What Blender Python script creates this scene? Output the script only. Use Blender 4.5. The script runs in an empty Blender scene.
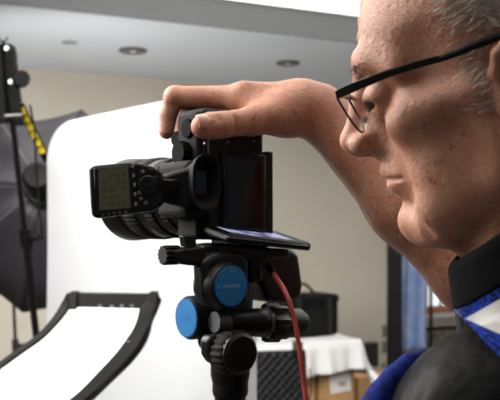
import bpy, bmesh, math, random
import numpy as np
from mathutils import Vector, Matrix

random.seed(7); rng = np.random.default_rng(7)
S = bpy.context.scene
COL = S.collection
F = 900.0                     # focal length in pixels (500 px wide frame)
EYE = 1.5                     # camera height
HOR = 225.0                   # horizon row

# ------------------------------------------------------------------ camera
cd = bpy.data.cameras.new('camera'); cam = bpy.data.objects.new('camera', cd); COL.objects.link(cam)
cam.location = (0, 0, EYE); cam.rotation_euler = (math.radians(90), 0, 0)
cd.sensor_width = 36; cd.lens = 36 * F / 500; cd.shift_y = (HOR - 200) / 500
cd.clip_start = .02
cd.dof.use_dof = True; cd.dof.focus_distance = .80; cd.dof.aperture_fstop = 15
S.camera = cam

# ------------------------------------------------------------------ world, lights, exposure
w = bpy.data.worlds.new('world'); S.world = w; w.use_nodes = True
w.node_tree.nodes['Background'].inputs[0].default_value = (.80, .88, 1.0, 1)
w.node_tree.nodes['Background'].inputs[1].default_value = .12
S.view_settings.view_transform = 'Standard'; S.view_settings.look = 'None'
S.view_settings.exposure = 0.12; S.view_settings.gamma = 1; S.view_settings.use_curve_mapping = False

def area(name, loc, target, size, power, color=(1, 1, 1)):
    l = bpy.data.lights.new(name, 'AREA'); l.energy = power; l.size = size; l.color = color
    o = bpy.data.objects.new(name, l); COL.objects.link(o); o.location = loc
    o.rotation_euler = (Vector(target) - Vector(loc)).to_track_quat('-Z', 'Y').to_euler()
    return o
# unseen key light added left of the set to brighten the backdrop and hand
area('added_key_light', (-1.15, 1.5, 2.2), (-.1, 1.5, 1.5), 1.3, 50, (1, .98, .95))

# unseen fill light added to brighten the room beyond the doorway
area('far_room_fill', (2.3, 7.6, 2.35), (2.2, 8.2, .9), .8, 80, (1, .97, .93))

# ------------------------------------------------------------------ helpers
def P(px, py, d):
    return Vector(((px - 250) / F * d, d, EYE + (HOR - py) / F * d))
def lin(c):
    return tuple((x / 255 / 12.92) if x / 255 <= .04045 else ((x / 255 + .055) / 1.055) ** 2.4 for x in c)

MATS = {}
def mat(name, rgb, rough=.6, metal=0, var=.0, scale=20, bump=0, bscale=None, rgb2=None, spec=.5, emit=0, coat=0, sss=0, detail=3):
    if name in MATS: return MATS[name]
    m = bpy.data.materials.new(name); m.use_nodes = True; MATS[name] = m
    nt = m.node_tree; b = nt.nodes['Principled BSDF']
    c = lin(rgb)
    b.inputs['Base Color'].default_value = (*c, 1)
    b.inputs['Roughness'].default_value = rough; b.inputs['Metallic'].default_value = metal
    b.inputs['Specular IOR Level'].default_value = spec; b.inputs['Coat Weight'].default_value = coat
    if sss:
        b.inputs['Subsurface Weight'].default_value = sss
        b.inputs['Subsurface Radius'].default_value = (.006, .0025, .0015); b.inputs['Subsurface Scale'].default_value = 1
    if emit:
        b.inputs['Emission Color'].default_value = (*c, 1); b.inputs['Emission Strength'].default_value = emit
    tc = nt.nodes.new('ShaderNodeTexCoord')
    if var or rgb2:
        n = nt.nodes.new('ShaderNodeTexNoise'); n.inputs['Scale'].default_value = scale; n.inputs['Detail'].default_value = detail
        nt.links.new(tc.outputs['Object'], n.inputs['Vector'])
        r = nt.nodes.new('ShaderNodeValToRGB')
        c2 = lin(rgb2) if rgb2 else tuple(x * (1 - var) for x in c)
        r.color_ramp.elements[0].position = .35; r.color_ramp.elements[1].position = .65
        r.color_ramp.elements[0].color = (*c2, 1); r.color_ramp.elements[1].color = (*c, 1)
        nt.links.new(n.outputs['Fac'], r.inputs['Fac']); nt.links.new(r.outputs['Color'], b.inputs['Base Color'])
    if bump:
        n2 = nt.nodes.new('ShaderNodeTexNoise'); n2.inputs['Scale'].default_value = bscale or scale * 3; n2.inputs['Detail'].default_value = 4
        nt.links.new(tc.outputs['Object'], n2.inputs['Vector'])
        bp = nt.nodes.new('ShaderNodeBump'); bp.inputs['Strength'].default_value = bump; bp.inputs['Distance'].default_value = .002
        nt.links.new(n2.outputs['Fac'], bp.inputs['Height']); nt.links.new(bp.outputs['Normal'], b.inputs['Normal'])
    return m

class MB:
    def __init__(s): s.v = []; s.f = []
    def add(s, v, f):
        o = len(s.v); s.v += [tuple(x) for x in v]; s.f += [tuple(i + o for i in q) for q in f]; return s
    def box(s, lo, hi, M=None):
        v = [Vector((x, y, z)) for z in (lo[2], hi[2]) for y in (lo[1], hi[1]) for x in (lo[0], hi[0])]
        if M: v = [M @ p for p in v]
        return s.add(v, [(0, 2, 3, 1), (4, 5, 7, 6), (0, 1, 5, 4), (2, 6, 7, 3), (0, 4, 6, 2), (1, 3, 7, 5)])
    def ring(s, pts, frames=None, caps=True, closed=False):
        # list of rings (each list of Vector)
        n = len(pts[0]); v = [p for r in pts for p in r]; f = []
        m = len(pts)
        for i in range(m if closed else m - 1):
            a, b = i * n, ((i + 1) % m) * n
            for j in range(n):
                f.append((a + j, a + (j + 1) % n, b + (j + 1) % n, b + j))
        if caps and not closed:
            f.append(tuple(range(n))[::-1]); f.append(tuple((m - 1) * n + j for j in range(n)))
        return s.add(v, f)
    def lathe(s, o, axis, prof, n=40, sx=1, sy=1, up=None, ridges=0, rd=0):
        # prof: list of (t along axis, r)
        o = Vector(o); a = Vector(axis).normalized()
        u = Vector(up) if up else (Vector((0, 0, 1)) if abs(a.z) < .9 else Vector((1, 0, 0)))
        x = a.cross(u).normalized(); y = x.cross(a).normalized()
        rings = []
        for t, r in prof:
            ring = []
            for k in range(n):
                q = 2 * math.pi * k / n
                rr = r
                ring.append(o + a * t + x * (math.cos(q) * rr * sx) + y * (math.sin(q) * rr * sy))
            rings.append(ring)
        # orientation: make outward
        rings = [r[::-1] for r in rings]
        return s.ring(rings)
    def knurl(s, o, axis, t0, t1, r, n=24, d=.001):
        o = Vector(o); a = Vector(axis).normalized(); u = Vector((0, 0, 1)) if abs(a.z) < .9 else Vector((1, 0, 0))
        x = a.cross(u).normalized(); y = x.cross(a).normalized(); rings = []
        for t, sc in ((t0, .94), (t0 + (t1 - t0) * .1, 1), (t1 - (t1 - t0) * .1, 1), (t1, .94)):
            ring = []
            for k in range(n * 4):
                q = 2 * math.pi * k / (n * 4); rr = r * sc + (d if k % 4 in (0, 1) else -d)
                ring.append(o + a * t + x * (math.cos(q) * rr) + y * (math.sin(q) * rr))
            rings.append(ring[::-1])
        return s.ring(rings)
    def cyl(s, a, b, r1, r2=None, n=24):
        a, b = Vector(a), Vector(b); r2 = r1 if r2 is None else r2
        return s.lathe(a, b - a, [(0, r1), ((b - a).length, r2)], n)
    def tube(s, path, r, n=10):
        path = [Vector(p) for p in path]; rings = []; rs = r if isinstance(r, (list, tuple)) else [r] * len(path)
        prev = None
        for i, p in enumerate(path):
            t = (path[min(i + 1, len(path) - 1)] - path[max(i - 1, 0)]).normalized()
            if prev is None:
                u = Vector((0, 0, 1)) if abs(t.z) < .9 else Vector((1, 0, 0)); x = t.cross(u).normalized()
            else: x = (prev - t * prev.dot(t)).normalized()
            prev = x; y = t.cross(x)
            rings.append([p + x * (math.cos(2 * math.pi * k / n) * rs[i]) + y * (math.sin(2 * math.pi * k / n) * rs[i]) for k in range(n)])
        return s.ring(rings)
    def prism(s, poly, d):
        # poly: list of Vector in a plane, d: extrusion vector
        poly = [Vector(p) for p in poly]; d = Vector(d); n = len(poly)
        nrm = Vector((0, 0, 0))
        for i in range(n): nrm += poly[i].cross(poly[(i + 1) % n])
        if nrm.dot(d) > 0: poly = poly[::-1]
        return s.ring([poly[::-1], [p + d for p in poly[::-1]]][::1])

def mesh_obj(name, v, f, m, parent=None, smooth=40, bevel=0, seg=2, fix=True):
    me = bpy.data.meshes.new(name); me.from_pydata([tuple(p) for p in v], [], f); me.update()
    if fix:
        bm = bmesh.new(); bm.from_mesh(me); bmesh.ops.recalc_face_normals(bm, faces=bm.faces); bm.to_mesh(me); bm.free()
    me.materials.append(m)
    o = bpy.data.objects.new(name, me); COL.objects.link(o)
    if smooth:
        me.polygons.foreach_set('use_smooth', [True] * len(me.polygons))
        if smooth < 180: me.set_sharp_from_angle(angle=math.radians(smooth))
    if bevel:
        b = o.modifiers.new('bevel', 'BEVEL'); b.width = bevel; b.segments = seg; b.limit_method = 'ANGLE'; b.angle_limit = math.radians(40)
    if parent: o.parent = parent
    return o
def build(mb, name, m, parent=None, **k): return mesh_obj(name, mb.v, mb.f, m, parent, **k)
def tag(o, label, cat, group=None):
    o['label'] = label; o['category'] = cat
    if group: o['group'] = group
    return o
def struct(o, label=None):
    o['kind'] = 'structure'
    if label: o['label'] = label
    return o
def thing(name, label, cat, M=None, group=None):
    o = bpy.data.objects.new(name, None); COL.objects.link(o); o.empty_display_size = .05
    if M is not None: o.matrix_world = M
    return tag(o, label, cat, group)
def sup(n, a, b, e):  # superellipse points
    r = []
    for k in range(n):
        q = 2 * math.pi * k / n; c, s_ = math.cos(q), math.sin(q)
        r.append((a * math.copysign(abs(c) ** e, c), b * math.copysign(abs(s_) ** e, s_)))
    return r

# ------------------------------------------------------------------ materials
M_wall = mat('wall_paint', (196, 190, 177), .9, var=.05, scale=3, bump=.05, bscale=300)
M_ceil = mat('ceiling_paint', (214, 222, 232), .9, var=.03, scale=2)
M_upper = mat('upper_ceiling_paint', (235, 235, 232), .9)
M_floor = mat('floor_carpet', (95, 92, 88), .95, var=.2, scale=60, bump=.3)
M_black = mat('black_plastic', (13, 13, 14), .45, var=.15, scale=40, bump=.05, bscale=900, spec=.35)
M_rubber = mat('black_rubber', (11, 11, 12), .75, spec=.3, bump=.25, bscale=1400)
M_satin = mat('black_metal', (14, 14, 15), .36, spec=.4)
M_dial = mat('dial_black', (9, 9, 10), .8, spec=.12)
M_gloss = mat('black_gloss', (9, 9, 11), .12)
M_silver = mat('brushed_silver', (190, 190, 192), .3, metal=.9)
M_white = mat('white_fabric', (216, 218, 222), .9, var=.02, scale=8, bump=.08, bscale=40)
M_sheet = mat('white_acrylic', (252, 252, 252), .55)
M_frame = mat('reflector_frame', (13, 13, 14), .6, spec=.2, var=.1, bump=.05)
M_emit = mat('ceiling_glow', (255, 252, 246), .5, emit=1.8)  # brightness of the upper ceiling, put in as emission

# ------------------------------------------------------------------ room shell
U = Vector((.889, .457, 0)).normalized(); N = Vector((-U.y, U.x, 0))   # wall direction, outward (away) normal
W0 = Vector((-1.03, 5.80, 0))                                          # a point of the back wall
def wp(s, n, z): return W0 + U * s + N * n + Vector((0, 0, z))
def slab(name, s0, s1, n0, n1, z0, z1, m, parent=None, **k):
    mb = MB(); v = [wp(s, n, z) for z in (z0, z1) for n in (n0, n1) for s in (s0, s1)]
    mb.add(v, [(0, 2, 3, 1), (4, 5, 7, 6), (0, 1, 5, 4), (2, 6, 7, 3), (0, 4, 6, 2), (1, 3, 7, 5)])
    return build(mb, name, m, parent, smooth=0, **k)
def s_at(px, n=0):       # wall coordinate s of a pixel column, on the plane offset n
    a = (px - 250) / F; o = W0 + N * n
    return (a * o.y - o.x) / (U.x - a * U.y)
def d_at(s, n=0): return (W0 + U * s + N * n).y
def z_at(py, d): return EYE + (HOR - py) / F * d

ZL, ZU = EYE + .98, EYE + 1.13
sp0, sp1 = s_at(387), s_at(400)
struct(slab('floor', -6, 7, -9, 4, -.1, 0, M_floor))
struct(slab('wall_back', -6, sp0, 0, .15, 0, ZL, M_wall))
struct(slab('wall_back', sp1 + 1.0, 7, 0, .15, 0, ZL, M_wall))
struct(slab('wall_far', -1, 7, 2.4, 2.55, 0, ZU, M_wall))
struct(slab('wall_left', -6.15, -6, -9, .15, 0, ZU, M_wall))
struct(slab('wall_right', 7, 7.15, -9, 4, 0, ZU, M_wall))
NS = (P(160, 21, .98 * F / (HOR - 21)) - W0).dot(N)                      # soffit front edge
struct(slab('ceiling', -6, 7, NS, 2.55, ZL, ZU + .15, M_ceil))           # lowered part with its gray front face
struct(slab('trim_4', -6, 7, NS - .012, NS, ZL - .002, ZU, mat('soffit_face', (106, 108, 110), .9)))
struct(slab('ceiling', -6, 7, -9, NS, ZU, ZU + .15, M_upper))
# door post of black metal at the end of the wall
struct(slab('trim_1', sp0, sp1, -.03, .18, 0, 2.3, mat('door_post', (24, 25, 30), .5)))
struct(slab('trim_2', sp1 + .92, sp1 + 1.0, -.03, .18, 0, 2.3, MATS['door_post']))
struct(slab('trim_3', sp0, sp1 + 1.0, -.03, .18, 2.3, ZL, MATS['door_post']))
struct(slab('baseboard_back', -6, sp0, -.015, 0, 0, .1, mat('baseboard', (70, 68, 66), .6)))

# glowing panels added for the bright upper ceiling and light from above
for i in range(3):
    for j in range(5):
        s0 = -3.4 + j * 1.6; n0 = NS - 1.235 - i * 1.25
        t = thing('ceiling_glow_panel', 'large white glowing panel standing in for the brightly lit upper ceiling', 'ceiling light', Matrix.Translation(wp(s0 + .8, n0 + .6, ZU)), 'glowing panels added under the upper ceiling')
        Mi = t.matrix_world.inverted()
        for nm, mt, a in (('glow_sheet', M_emit, (s0 + .01, s0 + 1.59, n0 + .01, n0 + 1.21, ZU - .012, ZU - .006)), ('housing', M_upper, (s0, s0 + 1.6, n0, n0 + 1.22, ZU - .010, ZU + .002))):
            o = slab(nm, *a, mt, None); o.data.transform(Mi); o.parent = t

# recessed downlights and the cover plate in the lowered ceiling
def downlight(px, py, r, label, lit):
    c = P(px, py, .98 * F / (HOR - py)); 
    t = thing('recessed_light', label, 'ceiling light', Matrix.Translation(c))
    build(MB().lathe((0, 0, -.012), (0, 0, 1), [(0, r * .74), (-.004, r * .9), (0, r), (.011, r), (.011, r * .74)], 32), 'trim_ring', mat('fixture_ring', (96, 96, 98), .4, metal=.4), t)
    build(MB().lathe((0, 0, -.004), (0, 0, 1), [(0, r * .76), (.004, r * .3)], 32), 'reflector_cup', mat('fixture_cup', (70, 68, 64), .2, metal=.8), t)
    build(MB().lathe((0, 0, -.018), (0, 0, 1), [(0, .004), (.003, r * .22), (.013, r * .25)], 20), 'lamp', mat('fixture_lamp', (240, 240, 235), .4), t)
downlight(133, 49.5, .078, 'round recessed downlight with a bright chrome rim above the white backdrop', True)
downlight(288, 62, .072, 'small dim recessed downlight in the ceiling above the wrist', False)
c = P(70, 42, .98 * F / (HOR - 42))
tag(build(MB().lathe(c + Vector((0, 0, -.008)), (0, 0, 1), [(0, .035), (.003, .042), (.007, .042)], 28), 'sprinkler_cover', mat('cover_plate', (150, 152, 155), .6)), 'small flat gray disc on the lowered ceiling', 'ceiling cover')

# wall fittings beside the post
def plate(px0, px1, py0, py1, name, label, cat, rgb, depth=.012, kind='switch'):
    s0, s1 = s_at(px0), s_at(px1); d = d_at((s0 + s1) / 2)
    z1, z0 = z_at(py0, d), z_at(py1, d)
    t = thing(name, label, cat, Matrix.Translation(wp((s0 + s1) / 2, 0, z0)))
    Mi = t.matrix_world.inverted()
    o = slab('cover', s0, s1, -depth, -.001, z0, z1, mat(name + '_cover', rgb, .5), bevel=.003); o.data.transform(Mi); o.parent = t
    o = slab('insert', s0 + (s1 - s0) * .3, s1 - (s1 - s0) * .3, -depth - .004, -depth + .003, z0 + (z1 - z0) * .25, z1 - (z1 - z0) * .25, mat(name + '_insert', tuple(int(q * .8) for q in rgb), .5)); o.data.transform(Mi); o.parent = t
plate(382, 386.5, 325, 337, 'light_switch', 'upper gray switch plate on the wall beside the black door post', 'switch', (128, 124, 116))
plate(382, 386.5, 341, 353, 'light_switch', 'lower gray switch plate on the wall beside the black door post', 'switch', (128, 124, 116))
plate(381, 385, 362, 368, 'wall_socket', 'tiny pale socket low on the wall beside the black door post', 'socket', (150, 146, 138))
plate(359, 374, 342, 366, 'junction_box', 'dark square box on the wall beside the white tablecloth', 'wall box', (40, 38, 36), .06)

# beyond the doorway: window with panes, orange sill, counter, blue cloth
dn = 2.4
def far(px, py, n=dn):
    s = s_at(px, n); d = d_at(s, n); return s, z_at(py, d)
sA, zA = far(424, 262); sB, zB = far(520, 302)
t = bpy.data.objects.new('window_1', None); COL.objects.link(t); t.location = wp(sA, dn, zB); struct(t)
bpy.context.view_layer.update(); Mi = t.matrix_world.inverted()
def ch(o): o.data.transform(Mi); o.parent = t; return o
M_pane = mat('window_daylight', (235, 240, 248), .3, emit=.9)
cols = 7; rows = 2
for i in range(cols):
    for j in range(rows):
        a = sA + (sB - sA) * i / cols; b = sA + (sB - sA) * (i + 1) / cols; zz0 = zB + (zA - zB) * j / rows; zz1 = zB + (zA - zB) * (j + 1) / rows
        ch(slab('pane', a + .01, b - .01, dn - .02, dn - .01, zz0 + .01, zz1 - .01, M_pane))
for i in range(cols + 1):
    a = sA + (sB - sA) * i / cols; ch(slab('mullion', a - .012, a + .012, dn - .05, dn - .005, zB, zA, mat('mullion_paint', (150, 155, 165), .6)))
for j in range(rows + 1):
    zz = zB + (zA - zB) * j / rows; ch(slab('glazing_bar', sA, sB, dn - .045, dn - .006, zz - .012, zz + .012, MATS['mullion_paint']))
z2 = far(450, 310)[1]
ch(slab('window_sill', sA - .1, sB, dn - .10, dn - .001, z2, zB - .013, mat('orange_sill', (196, 120, 78), .6)))
n3 = 1.9
s3 = s_at(420, n3); d3 = d_at(s3, n3)
t = thing('counter', 'gray topped counter under the window beyond the doorway', 'counter', Matrix.Translation(wp(s3, n3, 0)))
Mi = t.matrix_world.inverted()
zt = z_at(318, d3)
for nm, a, mt in (('worktop', (s3 - .5, s3 + 2.4, n3 - .03, dn - .01, zt - .10, zt), mat('counter_top', (150, 143, 134), .5)),
                  ('dark_rail', (s3 - .5, s3 + 2.4, n3 + .02, dn - .02, zt - .14, zt - .10), mat('counter_rail', (48, 46, 44), .6)),  # dark strip under the worktop
                  ('front_panel', (s3 - .5, s3 + 2.4, n3, dn - .02, 0, zt - .14), mat('counter_stone', (130, 122, 110), .8, rgb2=(92, 86, 76), scale=14))):
    o = slab(nm, *a, mt); o.data.transform(Mi); o.parent = t
# blue cloth hanging just inside the doorway
nC = .35; v = []; f = []
pa, pb = s_at(398, nC), s_at(428, nC); nx, nz = 40, 24
for j in range(nz + 1):
    for i in range(nx + 1):
        u_ = i / nx; q = j / nz
        s = pa + (pb - pa) * u_ * (1 - .10 * q)
        dd = nC + .03 * math.sin(u_ * 15 + q * 1.2) * (.4 + .6 * q) + .015 * math.sin(u_ * 31 + q * 3)
        v.append(wp(s, dd, 1.42 - q * .95))
for j in range(nz):
    for i in range(nx):
        a = j * (nx + 1) + i; f.append((a, a + 1, a + nx + 2, a + nx + 1))
o = mesh_obj('hanging_cloth', v, f, mat('blue_cloth', (190, 210, 246), .9, rgb2=(156, 182, 236), scale=9), smooth=180, fix=False)
m_ = o.modifiers.new('thick', 'SOLIDIFY'); m_.thickness = .006
tag(o, 'pale blue cloth hanging beside the black door post', 'cloth')
t = thing('cloth_rail', 'thin dark rail holding the pale blue cloth', 'rail', Matrix.Translation(wp(pa, nC, 1.425)))
Mi = t.matrix_world.inverted()
for nm, a in (('bar', (pa - .02, pb + .04, nC - .008, nC + .008, 1.418, 1.434)), ('post', (pb + .02, pb + .04, nC - .01, nC + .01, 0, 1.42)), ('post', (pa - .02, pa - .005, nC - .01, nC + .01, 0, 1.42))):
    o = slab(nm, *a, M_satin); o.data.transform(Mi); o.parent = t

# ------------------------------------------------------------------ table, cloth, bag, boxes, case in the back
def wall_thing(name, label, cat, s, n, z): 
    t = thing(name, label, cat, Matrix.Translation(wp(s, n, z))); return t, t.matrix_world.inverted()
def wslab(t, Mi, nm, a, mt, bevel=0):
    o = slab(nm, *a, mt, bevel=bevel); o.data.transform(Mi); o.parent = t; return o
nF, nB = -1.05, -.35          # table front and back
ts0, ts1 = s_at(236, nF), s_at(358, nF)
zT = .80
t, Mi = wall_thing('folding_table', 'long folding table under the white cloth by the wall', 'table', (ts0 + ts1) / 2, (nF + nB) / 2, 0)
wslab(t, Mi, 'tabletop', (ts0, ts1, nF, nB, zT - .035, zT - .004), mat('table_top', (120, 110, 98), .6))
for a in (ts0 + .05, ts1 - .033):
    for b in (nF + .05, nB - .09):
        wslab(t, Mi, 'leg', (a, a + .03, b, b + .03, 0, zT - .035), M_satin)
# tablecloth: draped grid
v = []; f = []; nx, ny = 90, 60
A0, A1, B0, B1 = ts0 - .02, ts1 + .012, nF - .012, nB + .01
drop = .235
Ls, Lb = (A1 - A0), (B1 - B0)
for j in range(ny + 1):
    for i in range(nx + 1):
        a = -drop + (Ls + 2 * drop) * i / nx; b = -drop + (Lb + drop + .0) * j / ny
        ox = max(0, -a) + max(0, a - Ls); oy = max(0, -b)
        ca = min(max(a, 0), Ls); cb = min(max(b, 0), Lb)
        dz = max(ox, oy); sgn = 1 if a > Ls / 2 else -1
        fold = .018 * math.sin(a * 30 + 1.5) + .012 * math.sin(a * 55)
        foldy = .02 * math.sin(b * 28) 
        ea = sgn * (.25 * min(ox, .05) + (.05 + foldy) * dz / drop * (1 if ox else 0) + (.10 * min(ox, oy) if ox and oy else 0))
        eb = -(.25 * min(oy, .05) + (.03 + fold) * dz / drop * (1 if oy else 0) + (.10 * min(ox, oy) if ox and oy else 0))
        z = zT + .001 - dz * (.97 - .25 * (a / Ls if 0 < a < Ls else (0 if a <= 0 else 1)) * (1 if oy and not ox else 0)) + .004 * math.sin(a * 13) * math.sin(b * 17) * (dz == 0) + .004
        if ox and oy: z -= .05
        v.append(wp(A0 + ca + ea, B0 + cb + eb, z))
for j in range(ny):
    for i in range(nx):
        a = j * (nx + 1) + i; f.append((a, a + 1, a + nx + 2, a + nx + 1))
o = mesh_obj('tablecloth', v, f, mat('table_linen', (232, 232, 234), .9, bump=.15, bscale=30), smooth=180, fix=False)
m_ = o.modifiers.new('thick', 'SOLIDIFY'); m_.thickness = .003; m_.offset = 1
tag(o, 'white cloth draped over the table by the wall', 'tablecloth')
# black shoulder bag on the cloth
bs0, bs1 = s_at(284, -.85), s_at(339, -.85); zb0 = zT + .012; zb1 = z_at(294, d_at(bs1, -.85))
t, Mi = wall_thing('camera_bag', 'black padded camera bag standing on the white tablecloth', 'bag', (bs0 + bs1) / 2, -.72, zb0)
M_bag = mat('bag_nylon', (15, 15, 16), .85, spec=.2, bump=.3, bscale=200)
wslab(t, Mi, 'body', (bs0, bs1, -.85, -.60, zb0, zb1 - .03), M_bag, .02)
wslab(t, Mi, 'lid', (bs0 - .006, bs1 + .006, -.857, -.594, zb1 - .05, zb1), M_bag, .018)
wslab(t, Mi, 'pocket', (bs0 + .07, bs1 - .05, -.885, -.845, zb0 + .01, zb1 - .09), M_bag, .015)
for a in (bs0 + .09, bs1 - .09): wslab(t, Mi, 'strap', (a - .012, a + .012, -.895, -.845, zb0 + .02, zb1 - .02), mat('bag_web', (14, 14, 15), .7), .003)
mb = MB(); mb.tube([wp(bs0 + .1 + (bs1 - bs0 - .2) * q, -.72, zb1 - .005 + .07 * math.sin(math.pi * q)) for q in np.linspace(0, 1, 14)], .009); mb.v = [Mi @ Vector(p) for p in mb.v]
build(mb, 'handle', MATS['bag_web'], t)
# cardboard boxes under the table edge
M_card = mat('cardboard', (196, 152, 104), .85, var=.12, scale=14); M_card2 = mat('cardboard_inner', (160, 120, 78), .85)
def carton(name, px0, px1, pytop, n, dep, label, lab=False, tall=None):
    s0, s1 = s_at(px0, n), s_at(px1, n); d = d_at((s0 + s1) / 2, n); z1 = z_at(pytop, d)
    t, Mi = wall_thing(name, label, 'box', (s0 + s1) / 2, n + dep / 2, 0)
    wslab(t, Mi, 'carton_body', (s0, s1, n, n + dep, 0, z1), M_card, .002)
    wslab(t, Mi, 'lid_flap', (s0, s1, n, n + dep * .48, z1, z1 + .005), M_card)
    wslab(t, Mi, 'lid_flap', (s0, s1, n + dep * .52, n + dep, z1, z1 + .005), M_card)
    wslab(t, Mi, 'packing_tape', (s0 - .001, s1 + .001, n + dep * .44, n + dep * .56, z1 + .004, z1 + .0065), mat('tape', (176, 140, 96), .3))
    if lab:
        d_ = d_at(s_at(342, n), n)
        la, lb = s_at(329, n), s_at(351, n); lz1, lz0 = z_at(375, d_), z_at(393, d_)
        sh = .02
        mb = MB(); mb.prism([wp(la, n - .001, lz1), wp(lb - .01, n - .001, lz1 + .01), wp(lb, n - .001, lz0 + .012), wp(la + .012, n - .001, lz0)], -N * .002); mb.v = [Mi @ Vector(p) for p in mb.v]
        L = build(mb, 'shipping_label', mat('label_paper', (236, 234, 230), .7), t, smooth=0)
        for q, (x0, x1, y0, y1) in enumerate([(.40, .78, .36, .44), (.42, .76, .48, .55), (.45, .74, .59, .63)]):
            mb = MB(); v = [wp(la + (lb - la) * a, n - .0045, lz1 + (lz0 - lz1) * b) for a, b in ((x0, y0), (x1, y0), (x1, y1), (x0, y1))]
            mb.prism(v, N * .001); mb.v = [Mi @ Vector(p) for p in mb.v]; build(mb, 'print_line', mat('label_ink', (150, 140, 150), .7), L, smooth=0)
    return t
carton('cardboard_box', 319, 354, 363, -1.035, .38, 'brown cardboard box with a white shipping label under the cloth edge', True)
carton('cardboard_box', 298, 315, 376, -1.03, .26, 'plain narrow cardboard box beside the black foam case')
carton('cardboard_box', 358, 392, 377, -.62, .4, 'pale cardboard carton on the floor below the dark wall box')
# thin cable hanging from the wall box
mb = MB(); sc = s_at(366)
tag(build(mb.tube([wp(sc + .012 * math.sin(q * 4), -.03 - .03 * q, z_at(366, d_at(sc)) * (1 - q) + .01) for q in np.linspace(0, 1, 16)], .005, 6), 'wall_cable', mat('cable_dark', (60, 52, 44), .6)), 'thin dark cable hanging down the wall from the dark box', 'cable')

# open hard case with egg-crate foam
def fpt(px, py, d): return P(px, py, d)
cO = P(274, 400, 4.2)
Mc = Matrix.Translation((cO.x, cO.y, 0)) @ Matrix.Rotation(math.radians(14), 4, 'Z')
t = thing('equipment_case', 'open black hard case lined with egg-crate foam', 'case', Mc)
hz = z_at(400, 4.2) - .06
stand_top = hz
wd, hh = .205, .275
for a in ((-wd, wd, -.22, .10, hz - .12, hz),):
    build(MB().box((a[0], a[2], a[4]), (a[1], a[3], a[5])), 'shell_base', M_black, t, bevel=.012)
T = Matrix.Translation((0, .10, hz)) @ Matrix.Rotation(math.radians(-10), 4, 'X')
build(MB().box((-wd, 0, 0), (wd, .06, hh), T), 'lid', M_black, t, bevel=.012)
M_foam = mat('gray_foam', (38, 38, 40), .95, bump=.2, bscale=300)
nx, nz = 60, 48; v = []; f = []
for j in range(nz + 1):
    for i in range(nx + 1):
        x = -wd + .012 + (2 * wd - .024) * i / nx; z = .012 + (hh - .024) * j / nz
        v.append(T @ Vector((x, -.012 - .016 * math.sin(x * 150) * math.sin(z * 150), z)))
for j in range(nz):
    for i in range(nx):
        a = j * (nx + 1) + i; f.append((a, a + 1, a + nx + 2, a + nx + 1))
o = mesh_obj('egg_crate_foam', v, f, M_foam, t, smooth=180, fix=False)
for x in (-.12, .12): build(MB().box((x - .02, -.235, hz - .06), (x + .02, -.218, hz + .01)), 'latch', M_satin, t, bevel=.003)
build(MB().tube([Vector((.19, .08, hz + .01)), Vector((.19, .02, hz + .10)), Vector((.175, .0, hz + .20))], .004, 6), 'lid_stay', M_satin, t)
build(MB().box((wd - .06, .105, hz + hh - .06), (wd - .03, .19, hz + hh + .035)), 'lid_latch', M_satin, t, bevel=.003)
t2 = thing('rolling_cart', 'low gray cart carrying the open foam case', 'cart', Mc)
build(MB().box((-.26, -.27, hz - .165), (.26, .2, hz - .125)), 'deck', mat('cart_deck', (70, 70, 72), .6), t2, bevel=.005)
for x in (-.24, .21):
    for y in (-.25, .15): build(MB().box((x, y, .05), (x + .03, y + .03, hz - .165)), 'leg', M_satin, t2)
for x in (-.225, .225):
    for y in (-.235, .165): build(MB().cyl((x - .012, y, .03), (x + .012, y, .03), .03, n=16), 'wheel', M_rubber, t2)

# ------------------------------------------------------------------ white backdrop
La = P(42, 225, 3.0); Lb_ = P(224, 225, 2.42)
e = (Lb_ - La); e.z = 0; wid = e.length; e.normalize(); nn = Vector((-e.y, e.x, 0)); ztop = EYE + .373
Mb = Matrix(((e.x, nn.x, 0, La.x), (e.y, nn.y, 0, La.y), (0, 0, 1, 0), (0, 0, 0, 1)))
t = thing('backdrop', 'tall white fabric backdrop with a rounded top corner behind the camera', 'backdrop', Mb)
v = []; f = []
out = []                                     # outline in (x,z), front face; rounded top corners
R1 = .13
for q in np.linspace(0, 1, 14): out.append((0 + .004 * math.sin(q * 9), .04 + q * (ztop - R1 - .04 - .03)))
for q in np.linspace(0, math.pi / 2, 14)[1:]: out.append((R1 - R1 * math.cos(q), ztop - .03 - R1 + R1 * math.sin(q)))
for q in np.linspace(0, 1, 12)[1:]: out.append((R1 + (wid - R1 - .05) * q, ztop - .03 + .03 * q))
for q in np.linspace(0, math.pi / 2, 8)[1:]: out.append((wid - .05 + .05 * math.sin(q), ztop - .05 + .05 * math.cos(q)))
for q in np.linspace(0, 1, 14)[1:]: out.append((wid, ztop - .05 - q * (ztop - .09)))
cx, cz = wid / 2, ztop / 2
rings = []
for dy, ins in ((.16, .03), (.13, .0), (.03, .0), (.012, .010), (.0, .03)):
    rings.append([Vector((x + (cx - x) / wid * 2 * ins, dy, z + (cz - z) / ztop * 2 * ins)) for x, z in out])
mb = MB(); mb.ring(rings); build(mb, 'fabric', M_white, t, smooth=60)
for x in (.06, wid - .06): build(MB().box((x - .04, -.15, 0), (x + .04, .3, .04)), 'foot', M_satin, t, bevel=.004)

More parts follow.
